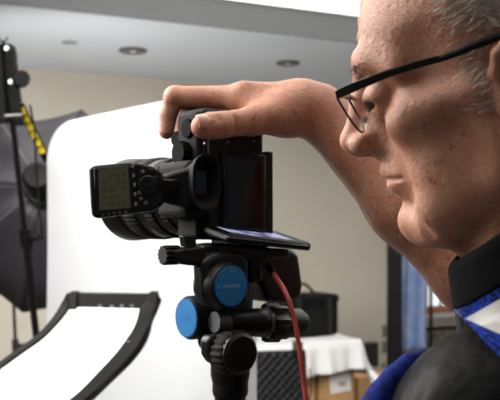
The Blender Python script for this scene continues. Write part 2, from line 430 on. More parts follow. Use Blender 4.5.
# ------------------------------------------------------------------ curved reflector panel with black frame
outer_r = [(158, 294, 2.1), (154, 310, 2.08), (148, 328, 2.05), (136, 350, 2.0), (116, 372, 1.94), (88, 398, 1.86), (52, 424, 1.77)]
inner_r = [(141, 309, 2.085), (137, 322, 2.06), (129, 338, 2.03), (117, 354, 1.985), (100, 372, 1.93), (74, 398, 1.85), (40, 422, 1.765)]
inner_l = [(70, 307, 2.085), (66, 314, 2.06), (57, 325, 2.03), (43, 339, 1.985), (22, 354, 1.93), (-6, 374, 1.85), (-40, 396, 1.765)]
outer_l = [(68, 293, 2.1), (61, 308, 2.08), (52, 322, 2.05), (37, 338, 2.0), (15, 354, 1.94), (-14, 375, 1.86), (-48, 398, 1.77)]
def spl(pts, n=40):
    a = np.array(pts, float); t_ = np.arange(len(a)); q = np.linspace(0, len(a) - 1, n); res = []
    for x in q:
        i = min(int(x), len(a) - 2); u_ = x - i; p0 = a[max(i - 1, 0)]; p1 = a[i]; p2 = a[i + 1]; p3 = a[min(i + 2, len(a) - 1)]
        res.append(.5 * ((2 * p1) + (-p0 + p2) * u_ + (2 * p0 - 5 * p1 + 4 * p2 - p3) * u_ ** 2 + (-p0 + 3 * p1 - 3 * p2 + p3) * u_ ** 3))
    return res
def strip3(A, B): return [P(*p) for p in spl(A)], [P(*p) for p in spl(B)]
base = P(60, 400, 1.9)
t = thing('reflector_panel', 'curved white reflector panel in a black frame in front of the white backdrop', 'reflector', Matrix.Translation((base.x, base.y, 0)))
off = Vector((base.x, base.y, 0))
def strip(A, B, th, name, mt, lift=0):
    a, b = strip3(A, B); v = []; n = len(a); rings = []
    for i in range(n):
        tt = (a[min(i + 1, n - 1)] - a[max(i - 1, 0)]).normalized(); nr = tt.cross(b[i] - a[i]).normalized()
        if nr.z < 0: nr = -nr
        a_, b_ = a[i] + nr * lift - off, b[i] + nr * lift - off
        rings.append([a_, b_, b_ - nr * th, a_ - nr * th])
    mb = MB(); mb.ring(rings); return build(mb, name, mt, t, smooth=50)
strip(inner_l, inner_r, .003, 'white_sheet', M_sheet)
strip(inner_r, outer_r, .030, 'side_rail', M_frame, .007)
strip(outer_l, inner_l, .030, 'side_rail', M_frame, .007)
tb = [P(68, 293, 2.1) - off, P(158, 294, 2.1) - off, P(156, 309, 2.085) - off, P(66, 307.5, 2.085) - off]
build(MB().prism(tb, Vector((0, .03, .0))), 'top_bar', M_frame, t, bevel=.003)
for x0 in (69, 149): 
    a = [P(x0, 292, 2.094) - off, P(x0 + 8, 292.2, 2.094) - off, P(x0 + 7, 310, 2.074) - off, P(x0 - 1, 310, 2.074) - off]
    build(MB().prism(a, Vector((0, .045, 0))), 'corner_block', mat('frame_corner', (17, 17, 18), .6, spec=.2), t, bevel=.002)
for px, py, d in ((132, 306, 2.07), (122, 306, 2.07), (112, 306.5, 2.07), (100, 306, 2.07), (133, 336, 2.035), (128, 342, 2.015)):
    c = P(px, py, d) - off; build(MB().box((c.x - .004, c.y - .006, c.z - .003), (c.x + .004, c.y + .004, c.z + .003)), 'clip', mat('clip_metal', (120, 120, 122), .4, metal=.5), t, bevel=.001)
a0 = P(60, 330, 2.12) - off
build(MB().tube([a0, Vector((a0.x, a0.y + .02, .9)), Vector((a0.x, a0.y + .02, .06))], .012, 10), 'post', M_satin, t)
build(MB().lathe((a0.x, a0.y + .02, 0), (0, 0, 1), [(0, .16), (.02, .155), (.06, .02)], 28), 'base_plate', M_satin, t)

# ------------------------------------------------------------------ octagonal softbox (seen from behind) with strobe
hub = P(43, 187, 3.40)
ax = Vector((.06, -.95, .28)).normalized()      # towards the viewer (back side of the softbox)
xx = ax.cross(Vector((0, 0, 1))).normalized(); yy = xx.cross(ax).normalized()
Ms = Matrix(((xx.x, yy.x, ax.x, hub.x), (xx.y, yy.y, ax.y, hub.y), (xx.z, yy.z, ax.z, hub.z), (0, 0, 0, 1)))
sbx = thing('softbox', 'dark octagonal softbox behind the white backdrop and light stand', 'softbox', Ms)
M_sb = mat('softbox_fabric', (66, 62, 70), .38, var=.12, scale=5, bump=.2, bscale=14); M_seam = mat('softbox_seam', (120, 112, 118), .6)
Ro, dp, rot = .44, .26, math.radians(13)
prof = [(.05, -.03), (.13, -.05), (.24, -.10), (.33, -.17), (Ro, -dp)]
for k in range(8):
    v = []; f = []
    for r_, z_ in prof:
        for q in np.linspace(0, 1, 7):
            a0_, a1_ = rot + k * math.pi / 4, rot + (k + 1) * math.pi / 4
            p = Vector((math.cos(a0_), math.sin(a0_), 0)) * (1 - q) + Vector((math.cos(a1_), math.sin(a1_), 0)) * q
            sag = 1 - .02 * math.sin(math.pi * q)
            v.append((p.x * r_ * sag, p.y * r_ * sag, z_ - .03 * math.sin(math.pi * q) * r_ / Ro))
    for j in range(len(prof) - 1):
        for i in range(6):
            b = j * 7 + i; f.append((b, b + 1, b + 8, b + 7))
    o = mesh_obj('panel', v, f, M_sb, sbx, smooth=180, fix=False); m_ = o.modifiers.new('t', 'SOLIDIFY'); m_.thickness = .003
    a0_ = rot + k * math.pi / 4
    build(MB().tube([Vector((math.cos(a0_) * r_, math.sin(a0_) * r_, z_ + .003)) for r_, z_ in prof], .004, 6), 'rib', M_seam if k % 2 else M_satin, sbx)
build(MB().prism([(math.cos(rot + k * math.pi / 4) * Ro * .86, math.sin(rot + k * math.pi / 4) * Ro * .86, -dp + .02) for k in range(8)], Vector((0, 0, -.004))), 'front_diffuser', mat('lit_diffuser', (255, 250, 244), .6, emit=26), sbx, smooth=0)
build(MB().lathe((0, 0, -.05), (0, 0, 1), [(0, .075), (.04, .075), (.05, .06)], 28), 'speed_ring', M_satin, sbx)
build(MB().lathe((0, 0, .0), (0, 0, 1), [(0, .05), (.01, .058), (.12, .058), (.135, .045)], 28), 'strobe_head', M_black, sbx)

# ------------------------------------------------------------------ light stands
def stand(label, top, bot, r, dd):
    a, b = P(*top), P(*bot); u_ = (b - a).normalized()
    foot = a + u_ * ((a.z - .06) / -u_.z)
    t = thing('light_stand', label, 'light stand', Matrix.Translation((foot.x, foot.y, 0)))
    o = Vector((foot.x, foot.y, 0)); L = (foot - a).length
    build(MB().tube([a - o, a + u_ * L * .33 - o], r * .8, 14), 'upper_pole', M_satin, t)
    build(MB().tube([a + u_ * L * .32 - o, foot - o], r, 14), 'lower_pole', M_satin, t)
    c = a + u_ * L * .32 - o
    build(MB().tube([c - u_ * .03, c + u_ * .03], r * 1.7, 16), 'collar', M_black, t)
    build(MB().cyl(c, c + Vector((.05, -.01, .0)), .008, .014, 12), 'clamp_knob', M_black, t)
    for k in range(3):
        q = k * 2.094 + .4
        build(MB().tube([Vector((0, 0, .42)) + (a - foot) * 0.12, Vector((math.cos(q) * .28, math.sin(q) * .28, .015))], .009, 8), 'leg', M_satin, t)
    return t, a, u_, o
st, a, u_, o0 = stand('black light stand leaning beside the white backdrop with a striped strap', (4, 44, 3.05), (38, 352, 3.32), .013, 3.05)
# bracket plates with silver bolts
side = Vector((1, 0, .1)).normalized()
def brk(px, py, d): return P(px, py, d) - o0
build(MB().prism([brk(2, 42, 3.03), brk(12, 44, 3.03), brk(19, 104, 3.03), brk(22, 124, 3.03), brk(11, 124, 3.03), brk(5, 84, 3.03)], Vector((0, .05, 0))), 'bracket_plate', M_rubber, st, bevel=.004)
build(MB().prism([brk(-14, 46, 3.0), brk(-1, 42, 3.0), brk(3, 84, 3.0), brk(6, 122, 3.0), brk(-6, 122, 3.0)], Vector((0, .05, 0))), 'bracket_plate', M_rubber, st, bevel=.004)
for px, py in ((7, 49), (11, 82), (5, 116)):
    c = brk(px, py, 3.03); build(MB().lathe(c, (0, -1, 0), [(0, .011), (.006, .011), (.011, .006)], 14), 'bolt', M_silver, st)
c = brk(21, 79, 3.03); build(MB().knurl(c, (.4, -1, 0), -.02, .025, .028, 12, .002), 'tilt_knob', M_black, st)
build(MB().tube([brk(5, 116, 3.0), brk(22, 115, 3.0)], .005, 8), 'cross_pin', M_silver, st)
for k, (x0, y0, x1, y1) in enumerate(((2, 44, 8, 37), (3, 43, -1, 38), (12, 52, 17, 53), (13, 56, 18, 57))):
    build(MB().tube([brk(x0, y0, 3.02), brk(x1, y1, 3.0)], .0025, 6), 'cable_tie', M_rubber, st)
build(MB().tube([brk(*p, 3.06) for p in ((30, 105), (35, 130), (36, 165), (38, 190), (40, 220), (43, 240))], .004, 6), 'power_cord', M_rubber, st)
stand('thin black light stand standing behind the leaning stand', (12, 262, 4.35), (17, 380, 4.35), .010, 4.35)
# striped strap: black band with yellow bars
sa, sb_ = P(19, 104, 3.05), P(48, 162, 3.24)
u2 = (sb_ - sa).normalized(); wv = Vector((u2.z, 0, -u2.x)); wv = -wv if wv.x < 0 else wv
tS = thing('striped_strap', 'black strap with yellow diagonal bars hanging from the light stand', 'strap', Matrix.Translation(sa))
hw = .021
build(MB().prism([-wv * hw, wv * hw, (sb_ - sa) + wv * hw, (sb_ - sa) - wv * hw], Vector((0, .012, 0))), 'band', M_rubber, tS, bevel=.002)
M_yel = mat('yellow_bar', (235, 205, 30), .5)
L = (sb_ - sa).length
for k in range(6):
    c = u2 * (.022 + k * .036) ; dn_ = Vector((.018, .014, -.055)) * .5; wd_ = Vector((.0105, 0, .002))
    if (.022 + k * .036) > L - .02: break
    build(MB().prism([c - dn_ * .7 - wd_ + Vector((0, -.003, 0)), c - dn_ * .7 + wd_ + Vector((0, -.003, 0)), c + dn_ * .7 + wd_ + Vector((0, -.003, 0)), c + dn_ * .7 - wd_ + Vector((0, -.003, 0))], Vector((0, .002, 0))), 'bar', M_yel, tS, smooth=0)

# ------------------------------------------------------------------ camera on the tripod (portrait orientation, grip up)
YA = math.radians(38)
tv = Vector((-math.cos(YA), -math.sin(YA), 0)); nv = Vector((math.sin(YA), -math.cos(YA), 0)); UP = Vector((0, 0, 1))
def frame(o, X, Y, Z): return Matrix(((X.x, Y.x, Z.x, o.x), (X.y, Y.y, Z.y, o.y), (X.z, Y.z, Z.z, o.z), (0, 0, 0, 1)))
CO = Vector((-.0314, 1.0, 1.556))
MC = frame(CO, UP, tv, nv); MCi = MC.inverted()
def on(Mi, px, py, axis, val):          # local point where a pixel's ray meets the local plane axis = val
    o = Mi @ Vector((0, 0, EYE)); d = Mi.to_3x3() @ Vector(((px - 250) / F, 1, (HOR - py) / F))
    return o + d * ((val - o[axis]) / d[axis])
cm = thing('mirrorless_camera', 'black medium format camera turned upright on the tripod with a hand on its grip', 'camera', MC)
def rbox(name, lo, hi, m, par, bev=.004, seg=3): return build(MB().box(lo, hi), name, m, par, bevel=bev, seg=seg)
rbox('body', (-.072, -.040, -.024), (.070, .040, .022), M_rubber, cm, .007)
# grip with rounded section
mb = MB(); rings = []
for x, s_ in ((.026, .86), (.030, .95), (.038, 1), (.062, 1), (.068, .96), (.0715, .86)):
    rings.append([Vector((x, a * s_ - .004, -.026 + b * s_)) for a, b in sup(36, .037, .024, .55)])
build(mb.ring(rings), 'grip', M_rubber, cm, smooth=60)
rbox('top_plate', (-.070, .036, -.020), (.066, .046, .018), M_rubber, cm, .004)
rbox('viewfinder_housing', (-.048, .034, -.030), (.012, .066, .030), M_rubber, cm, .007)
rbox('back_panel', (-.068, -.038, .018), (.066, .036, .027), M_black, cm, .003)
lp = rbox('tilting_screen', (-.066, -.037, .026), (.022, .022, .034), M_black, cm, .003)
rbox('glass', (-.060, -.031, .0335), (.016, .017, .0346), M_gloss, lp, .0005)
rbox('bracket', (-.078, -.050, -.030), (.026, -.040, .030), M_satin, cm, .002)           # L-bracket on the camera's base
rbox('bracket_foot', (-.081, -.048, -.028), (-.072, -.005, .026), M_satin, cm, .002)
for x, y in ((.047, -.024), (.044, .004), (.047, .022), (.036, -.030)):
    build(MB().lathe((x, y, .026), (0, 0, 1), [(0, .0045), (.002, .0045), (.003, .003)], 14), 'button', M_satin, cm)
for px, py in ((205, 143), (228, 142), (254, 141)):
    p = on(MCi, px, py, 2, .0275); build(MB().box((p.x - .001, p.y - .0006, .026), (p.x + .001, p.y + .0006, .0278)), 'white_mark', mat('mark_white', (215, 215, 215), .5), cm, smooth=0)
for px, py, h_ in ((264, 213, .005), (262.5, 184, .0012)):
    p = on(MCi, px, py, 2, .0305); build(MB().box((p.x - h_, p.y - .0008, .029), (p.x + h_, p.y + .0008, .0306)), 'white_mark', MATS['mark_white'], cm, smooth=0)
# dials on the top plate
build(MB().knurl((.022, .046, -.004), (0, 1, 0), 0, .010, .0125, 18, .0004), 'mode_dial', M_dial, cm)
build(MB().knurl((.048, .040, .002), (0, 1, 0), 0, .009, .010, 16, .0004), 'command_dial', M_dial, cm)
build(MB().lathe((.064, .022, -.036), (.8, 1, 0), [(0, .007), (.004, .007), (.006, .006), (.009, .0055), (.010, .003)], 20), 'shutter_button', mat('button_metal', (120, 118, 112), .4, metal=.7), cm)
build(MB().knurl((.040, .034, -.034), (0, 1, 0), 0, .006, .008, 14, .0004), 'front_dial', M_dial, cm)
# eyecup
ec = on(MCi, 206, 182, 2, .046)
rings = []
for z, a, b in ((.024, .020, .014), (.034, .022, .0145), (.040, .0265, .0165), (.046, .0285, .0180), (.048, .0285, .0182), (.0475, .0262, .0158), (.042, .0225, .013), (.034, .019, .010)):
    rings.append([Vector((ec.x + p, ec.y + q, z)) for p, q in sup(40, a, b, .75)])
e_ = build(MB().ring(rings), 'eyecup', M_rubber, cm, smooth=60)
build(MB().box((ec.x - .012, ec.y - .008, .0335), (ec.x + .012, ec.y + .008, .036)), 'eyepiece_glass', M_gloss, e_)
# lens
lx, ly = -.024, .006
def lens_ring(name, prof, m, par=cm): return build(MB().lathe((lx, ly, -.022), (0, 0, -1), prof, 56), name, m, par, smooth=35)
lens = lens_ring('lens', [(0, .036), (.004, .037), (.012, .037), (.018, .041), (.040, .044), (.060, .0455), (.072, .0465), (.135, .0475), (.138, .046), (.138, .040), (.120, .036), (.116, .002)], M_satin)
for t0, t1, r, nr in ((.022, .036, .0445, 46), (.046, .066, .047, 52), (.082, .112, .0490, 56)):
    build(MB().knurl((lx, ly, -.022), (0, 0, -1), t0, t1, r, nr, .0005), 'grip_ring', M_rubber, lens)
lens_ring('lens_hood', [(.122, .048), (.124, .0495), (.150, .0515), (.158, .052), (.158, .0495), (.125, .0465)], M_black, lens)
lens_ring('front_element', [(.121, .036), (.127, .025), (.130, .002)], M_gloss, lens)

# ------------------------------------------------------------------ flash trigger on the hot shoe
PH = math.radians(33); dv = tv * math.cos(PH) - nv * math.sin(PH); fv = nv * math.cos(PH) + tv * math.sin(PH)
MT = frame(P(166, 190, .925), dv, fv, UP); MTi = MT.inverted()
tr = thing('flash_trigger', 'black flash trigger with a gray-green display on top of the camera', 'flash trigger', MT)
def face(pts, y): return [on(MTi, x, z, 1, y) for x, z in pts]
body_o = [(88.5, 170), (91, 166.5), (96, 165.3), (128, 162), (140, 163), (153, 166.5), (161, 172), (165.5, 181), (166.5, 190), (165, 200), (161, 206), (152, 211), (130, 214), (98, 218.3), (93.5, 217.5), (91.5, 214), (90, 195)]
build(MB().prism(face(body_o, 0), Vector((0, -.020, 0))), 'housing', M_black, tr, bevel=.003, seg=3)
build(MB().prism(face([(94, 168.5), (127, 165.5), (131.5, 167), (134, 207), (132, 211), (98, 214.5), (95.5, 212)], .0), Vector((0, .0012, 0))), 'bezel', M_gloss, tr, bevel=.0006)
M_lcd = mat('lcd', (100, 101, 74), .4, rgb2=(90, 91, 66), scale=120)
lc = build(MB().prism(face([(98.5, 169.3), (128, 166.8), (130.5, 207.5), (99.5, 210.3)], .0012), Vector((0, .0008, 0))), 'display', M_lcd, tr, smooth=0)
M_seg = mat('lcd_segment', (80, 81, 58), .5)
for r_ in range(5):
    for c_ in range(4):
        px, py = 102 + c_ * 6.5 + .2 * r_, 174 + r_ * 7.2 - c_ * .5
        a, b = on(MTi, px, py, 1, .0021), on(MTi, px + 4.5, py + 4, 1, .0021)
        q = build(MB().box((min(a.x, b.x), .0019, min(a.z, b.z)), (max(a.x, b.x), .0022, max(a.z, b.z))), 'segment', M_seg, lc, smooth=0)
        if (r_ * 3 + c_ * 5) % 4 == 0: bpy.data.objects.remove(q)
for k in range(5):
    p = on(MTi, 103 + k * 5.7, 214.8 - k * .65, 1, 0); build(MB().box((p.x - .0013, -.001, p.z - .0009), (p.x + .0013, .0022, p.z + .0009)), 'mode_key', mat('key_gray', (95, 95, 92), .5), tr, bevel=.0003)
for k in range(5):
    p = on(MTi, 133 + k * .7, 166 + k * 9.5, 1, 0); build(MB().box((p.x - .0012, -.001, p.z - .002), (p.x + .0012, .0026, p.z + .002)), 'group_key', mat('key_light', (130, 130, 126), .5), tr, bevel=.0004)
p = on(MTi, 148, 185, 1, 0)
build(MB().knurl(p, (0, 1, 0), -.001, .004, .0095, 22, .0003), 'select_dial', M_satin, tr)
build(MB().lathe(p, (0, 1, 0), [(.003, .0045), (.005, .0045), (.0055, .003)], 18), 'set_button', M_gloss, tr)
for dx, dz in ((143, 172), (150, 171), (157, 178), (141, 199), (146, 203), (139.5, 193)):
    q = on(MTi, dx, dz, 1, 0); build(MB().lathe(q, (0, 1, 0), [(-.001, .0022), (.0015, .0022), (.002, .0014)], 12), 'button', MATS['key_gray'] if dx < 147 else M_satin, tr)
# wheel, neck and shoe foot towards the camera
build(MB().prism([on(MTi, x, y, 1, -.003) for x, y in ((160, 176), (174, 171), (186, 168), (196, 168), (196, 206), (184, 207), (172, 205), (160, 201))], Vector((0, -.022, 0))), 'neck', M_black, tr, bevel=.004)
build(MB().knurl(on(MTi, 170, 190, 1, -.006), (0, .25, 1), -.012, .012, .010, 20, .0005), 'lock_wheel', M_satin, tr)
sh = MTi @ (MC @ Vector((-.018, .064, -.002)))
build(MB().box((sh.x - .012, sh.y - .010, sh.z - .010), (sh.x + .006, sh.y + .008, sh.z + .010)), 'shoe_foot', M_silver, tr)

# ------------------------------------------------------------------ geared tripod head
xv, lv = -tv, -nv
HO = Vector((-.022, 1.0, z_at(372, 1.0)))
MH = frame(HO, xv, lv, UP); MHi = MH.inverted()
th = thing('geared_tripod_head', 'black geared tripod head with two blue round badges under the camera', 'tripod head', MH)
def hp(px, py, y): return on(MHi, px, py, 1, y)
def hprism(name, pts, y0, y1, m, bevel=.003, par=th, seg=3):
    return build(MB().prism([hp(x, z, y0) for x, z in pts], Vector((0, y1 - y0, 0))), name, m, par, bevel=bevel, seg=seg)
M_head = mat('head_casting', (14, 14, 15), .4, spec=.4, var=.2, scale=30)
M_blue = mat('blue_badge', (36, 122, 186), .42)
M_blued = mat('blue_badge_rim', (22, 84, 140), .4, metal=.3)
# clamp and plate under the camera
hprism('quick_release_plate', [(205, 245), (224, 243), (248, 246), (290, 249), (292, 258), (240, 262), (206, 258), (204, 248)], -.035, .0, M_satin)
hprism('clamp', [(173, 251), (184, 248), (204, 246), (207, 255), (205, 263), (196, 266), (182, 264), (173, 259)], -.045, -.028, M_head)
build(MB().knurl(hp(174, 255, -.035), (-1, 0, 0), -.006, .014, .009, 12, .001), 'clamp_knob', M_black, th)
hprism('camera_foot', [(184, 236), (196, 235), (197, 246), (186, 247)], -.045, -.035, M_satin, .001)
# upper tilt housing with the big badge: axis towards us
bc = hp(229.5, 286, -.060)
hprism('tilt_housing', [(203, 262), (212, 254), (230, 250), (246, 253), (250, 262), (250, 300), (246, 310), (226, 312), (209, 306), (205, 296)], -.052, -.030, M_head, .006)
build(MB().lathe((0, -.002, -.002), (0, 0, 1), [(.02, .022), (.06, .024), (.10, .024), (.125, .022)], 32), 'pillar', M_head, th)
build(MB().lathe((bc.x, -.062, bc.z), (0, 1, 0), [(0, .0225), (.003, .0245), (.03, .0260)], 48), 'badge_cup', M_head, th)
b1 = build(MB().lathe((bc.x, -.0635, bc.z), (0, 1, 0), [(0, .0200), (.0008, .0208), (.004, .0208)], 48), 'badge', M_blue, th)
build(MB().lathe((bc.x, -.0632, bc.z), (0, 1, 0), [(0, .0214), (.003, .0214)], 48), 'badge_rim', M_blued, b1)
# left pan/tilt housing with the second badge: axis to the left
pc = on(MHi, 187, 318, 0, -.058)
mb = MB().lathe((-.058, pc.y, pc.z), (1, 0, 0), [(0, .0215), (.003, .0235), (.05, .0245)], 48)
build(mb, 'pan_housing', M_head, th)
hprism('side_casting', [(203, 276), (208, 262), (218, 256), (232, 262), (232, 340), (216, 352), (205, 350), (203, 335), (201, 300)], -.020, -.004, M_head, .006)
build(MB().cyl((-.045, pc.y, pc.z), (.0, pc.y, pc.z), .024, .026, 40), 'pan_barrel', M_head, th)
b2 = build(MB().lathe((-.0595, pc.y, pc.z), (1, 0, 0), [(0, .0195), (.0008, .0203), (.004, .0203)], 48), 'badge', M_blue, th)
build(MB().lathe((-.0592, pc.y, pc.z), (1, 0, 0), [(0, .0209), (.003, .0209)], 48), 'badge_rim', M_blued, b2)
# lettering on the badges
def text(s_, size, M, par, m, name='lettering'):
    cu = bpy.data.curves.new(name, 'FONT'); cu.body = s_; cu.size = size; cu.align_x = 'CENTER'; cu.align_y = 'CENTER'; cu.extrude = .0002
    o = bpy.data.objects.new(name, cu); COL.objects.link(o)
    dg = bpy.context.evaluated_depsgraph_get(); me = bpy.data.meshes.new_from_object(o.evaluated_get(dg)); bpy.data.objects.remove(o)
    o = bpy.data.objects.new(name, me); COL.objects.link(o); me.materials.clear(); me.materials.append(m); me.transform(M); o.parent = par; return o
M_letter = mat('badge_letter', (150, 190, 222), .5)
RX = Matrix.Rotation(math.radians(90), 4, 'X')
text('acratech', .0062, Matrix.Translation((bc.x, -.0638, bc.z)) @ RX, b1, M_letter)
for a_, s_ in ((128, 'o'), (92, 'T'), (78, 'II'), (182, '<')):
    q = math.radians(a_); text(s_, .0038, Matrix.Translation((bc.x + .0158 * math.cos(q), -.0638, bc.z + .0158 * math.sin(q))) @ RX, b1, M_letter, 'mark')
text('GX', .0075, Matrix.Translation((-.0598, pc.y, pc.z)) @ Matrix.Rotation(math.radians(-90), 4, 'Z') @ RX, b2, mat('badge_letter_dim', (70, 140, 195), .5))
# right gear block hanging under the plate
hprism('gear_block', [(254, 250), (292, 248), (300, 254), (304, 285), (302, 298), (290, 304), (268, 302), (262, 286), (254, 280)], -.012, .04, M_head, .006)
hprism('gear_cover', [(250, 254), (262, 252), (264, 280), (252, 284)], -.03, .03, M_head, .004)
# handle: silver neck, barrel, lobed knob, end cap (runs to the right)
h0 = hp(214, 322, -.035); h1 = hp(303, 323, -.035); hx = (h1 - h0).normalized(); HL_ = (h1 - h0).length
def hl(name, prof, m, n=36): return build(MB().lathe(h0, hx, [(t_ * HL_, r) for t_, r in prof], n), name, m, th, smooth=35)
hl('handle_neck', [(.0, .011), (.40, .0115)], mat('gray_tube', (112, 116, 120), .35, metal=.5))
hl('handle_barrel', [(.14, .0130), (.16, .0135), (.34, .0135), (.36, .0150), (.52, .0160), (.55, .0150)], M_satin)
build(MB().knurl(h0, hx, .56 * HL_, .74 * HL_, .0195, 7, .0022), 'lobed_knob', M_black, th)
hl('handle_ring', [(.53, .0165), (.57, .0172)], MATS['gray_tube'])
hl('end_cap', [(.74, .014), (.76, .0165), (.94, .0165), (1.0, .012)], M_black)
# lower pan knob facing us, level plate, base
kc = hp(232, 352, -.05)
build(MB().lathe((kc.x, -.068, kc.z), (0, 1, 0), [(0, .018), (.003, .0215), (.03, .0225), (.034, .017), (.05, .016)], 40), 'pan_knob', M_black, th)
build(MB().knurl((kc.x, -.068, kc.z), (0, 1, 0), .006, .026, .0232, 20, .0007), 'knob_grip', M_rubber, th)
hprism('knob_collar', [(209, 338), (219, 333), (226, 340), (226, 364), (216, 366), (210, 356)], -.045, -.025, M_head, .006)
build(MB().lathe((0, 0, .022), (0, 0, 1), [(0, .026), (.002, .028), (.008, .028), (.010, .026)], 48), 'level_plate', M_satin, th)
build(MB().lathe((0, 0, -.012), (0, 0, 1), [(0, .020), (.01, .022), (.036, .022)], 48), 'pan_base', M_head, th)
hprism('spine', [(210, 300), (240, 300), (238, 352), (218, 352)], -.018, .005, M_head, .006)

# tripod below
MP = Matrix.Translation((HO.x, HO.y, 0)); zc = HO.z - .012
tp = thing('tripod', 'black tripod standing under the geared head', 'tripod', MP)
build(MB().lathe((0, 0, zc - .5), (0, 0, 1), [(0, .0175), (.5, .0175)], 32), 'center_column', M_satin, tp)
build(MB().lathe((0, 0, zc - .014), (0, 0, 1), [(0, .019), (.004, .020), (.0138, .020)], 32), 'mounting_plate', M_black, tp)
build(MB().lathe((0, 0, zc - .36), (0, 0, 1), [(0, .036), (.01, .042), (.05, .042), (.06, .026)], 32), 'shoulder', M_black, tp)
for k in range(3):
    q = math.radians(90 + 120 * k); u_ = Vector((math.cos(q), math.sin(q), 0)); top_ = u_ * .045 + Vector((0, 0, zc - .33)); ft = u_ * .47 + Vector((0, 0, .02))
    lg = build(MB().tube([top_, top_.lerp(ft, .5)], .016, 16), 'leg', M_satin, tp)
    build(MB().tube([top_.lerp(ft, .49), ft], .013, 16), 'leg_tube', M_satin, lg); build(MB().tube([top_.lerp(ft, .47), top_.lerp(ft, .52)], .019, 16), 'twist_lock', M_rubber, lg)
    build(MB().lathe(ft, (0, 0, -1), [(-.02, .014), (.0, .017), (.018, .012)], 16), 'foot', M_rubber, lg)

# ------------------------------------------------------------------ phone lying on the plate
pf = P(228, 237, .925)
R_ = Matrix.Rotation(math.radians(4.5), 3, 'Y') ; 
Mph = MH.to_3x3() @ (Matrix.Rotation(math.radians(5.5), 3, 'Y') @ Matrix.Rotation(math.radians(12), 3, 'X'))
MPh = Mph.to_4x4(); MPh.translation = pf
ph = thing('smartphone', 'black smartphone lying face up beside the camera on the tripod head', 'phone', MPh)
rbox('case', (0, 0, -.006), (.116, .064, .003), M_black, ph, .0028, 3)
build(MB().box((.003, .003, .0028), (.113, .061, .0035)), 'glass', M_gloss, ph, bevel=.0006)
def screen_reflection_mat():  # bluish reflections on the phone glass, painted as mottled emission
    m = bpy.data.materials.new('phone_screen_reflection'); m.use_nodes = True; nt = m.node_tree; b = nt.nodes['Principled BSDF']
    tc = nt.nodes.new('ShaderNodeTexCoord'); n = nt.nodes.new('ShaderNodeTexNoise'); n.inputs['Scale'].default_value = 40
    r = nt.nodes.new('ShaderNodeValToRGB'); e = r.color_ramp.elements
    e[0].position = .38; e[0].color = (*lin((70, 70, 120)), 1); e[1].position = .6; e[1].color = (*lin((178, 184, 215)), 1)
    nt.links.new(tc.outputs['Object'], n.inputs['Vector']); nt.links.new(n.outputs['Fac'], r.inputs['Fac'])
    nt.links.new(r.outputs['Color'], b.inputs['Emission Color']); b.inputs['Emission Strength'].default_value = .9
    b.inputs['Base Color'].default_value = (.02, .02, .03, 1); b.inputs['Roughness'].default_value = .12
    return m
build(MB().box((.012, .007, .0034), (.094, .057, .0037)), 'painted_reflection', screen_reflection_mat(), ph, smooth=0)  # glowing patch stands in for reflections on the glass
build(MB().tube([(-.0004, .006, .0), (-.0004, -.0004, 0), (.06, -.0006, 0), (.110, -.0004, 0), (.1164, .006, 0)], .0009, 6), 'metal_edge', MATS['gray_tube'], ph)

# ------------------------------------------------------------------ red tether cable
cp = [(272, 272, .985), (277, 279, .955), (283, 288, .935), (289, 301, .925), (294, 318, .92), (298, 340, .915), (301, 362, .91), (304, 385, .905), (306, 402, .90), (306, 430, .90), (300, 470, .91), (280, 560, .95)]
pts = [P(*p) for p in spl(cp, 70)]
cb = thing('tether_cable', 'red tether cable hanging from the tripod head', 'cable', Matrix.Translation(pts[0]))
pl = [p - pts[0] for p in pts]
build(MB().tube(pl, .0025, 12), 'cord', mat('red_cable', (176, 62, 54), .45), cb)
build(MB().cyl(pl[0] + Vector((-.004, .006, .006)), pl[2], .0042, .0036, 14), 'plug', M_black, cb)

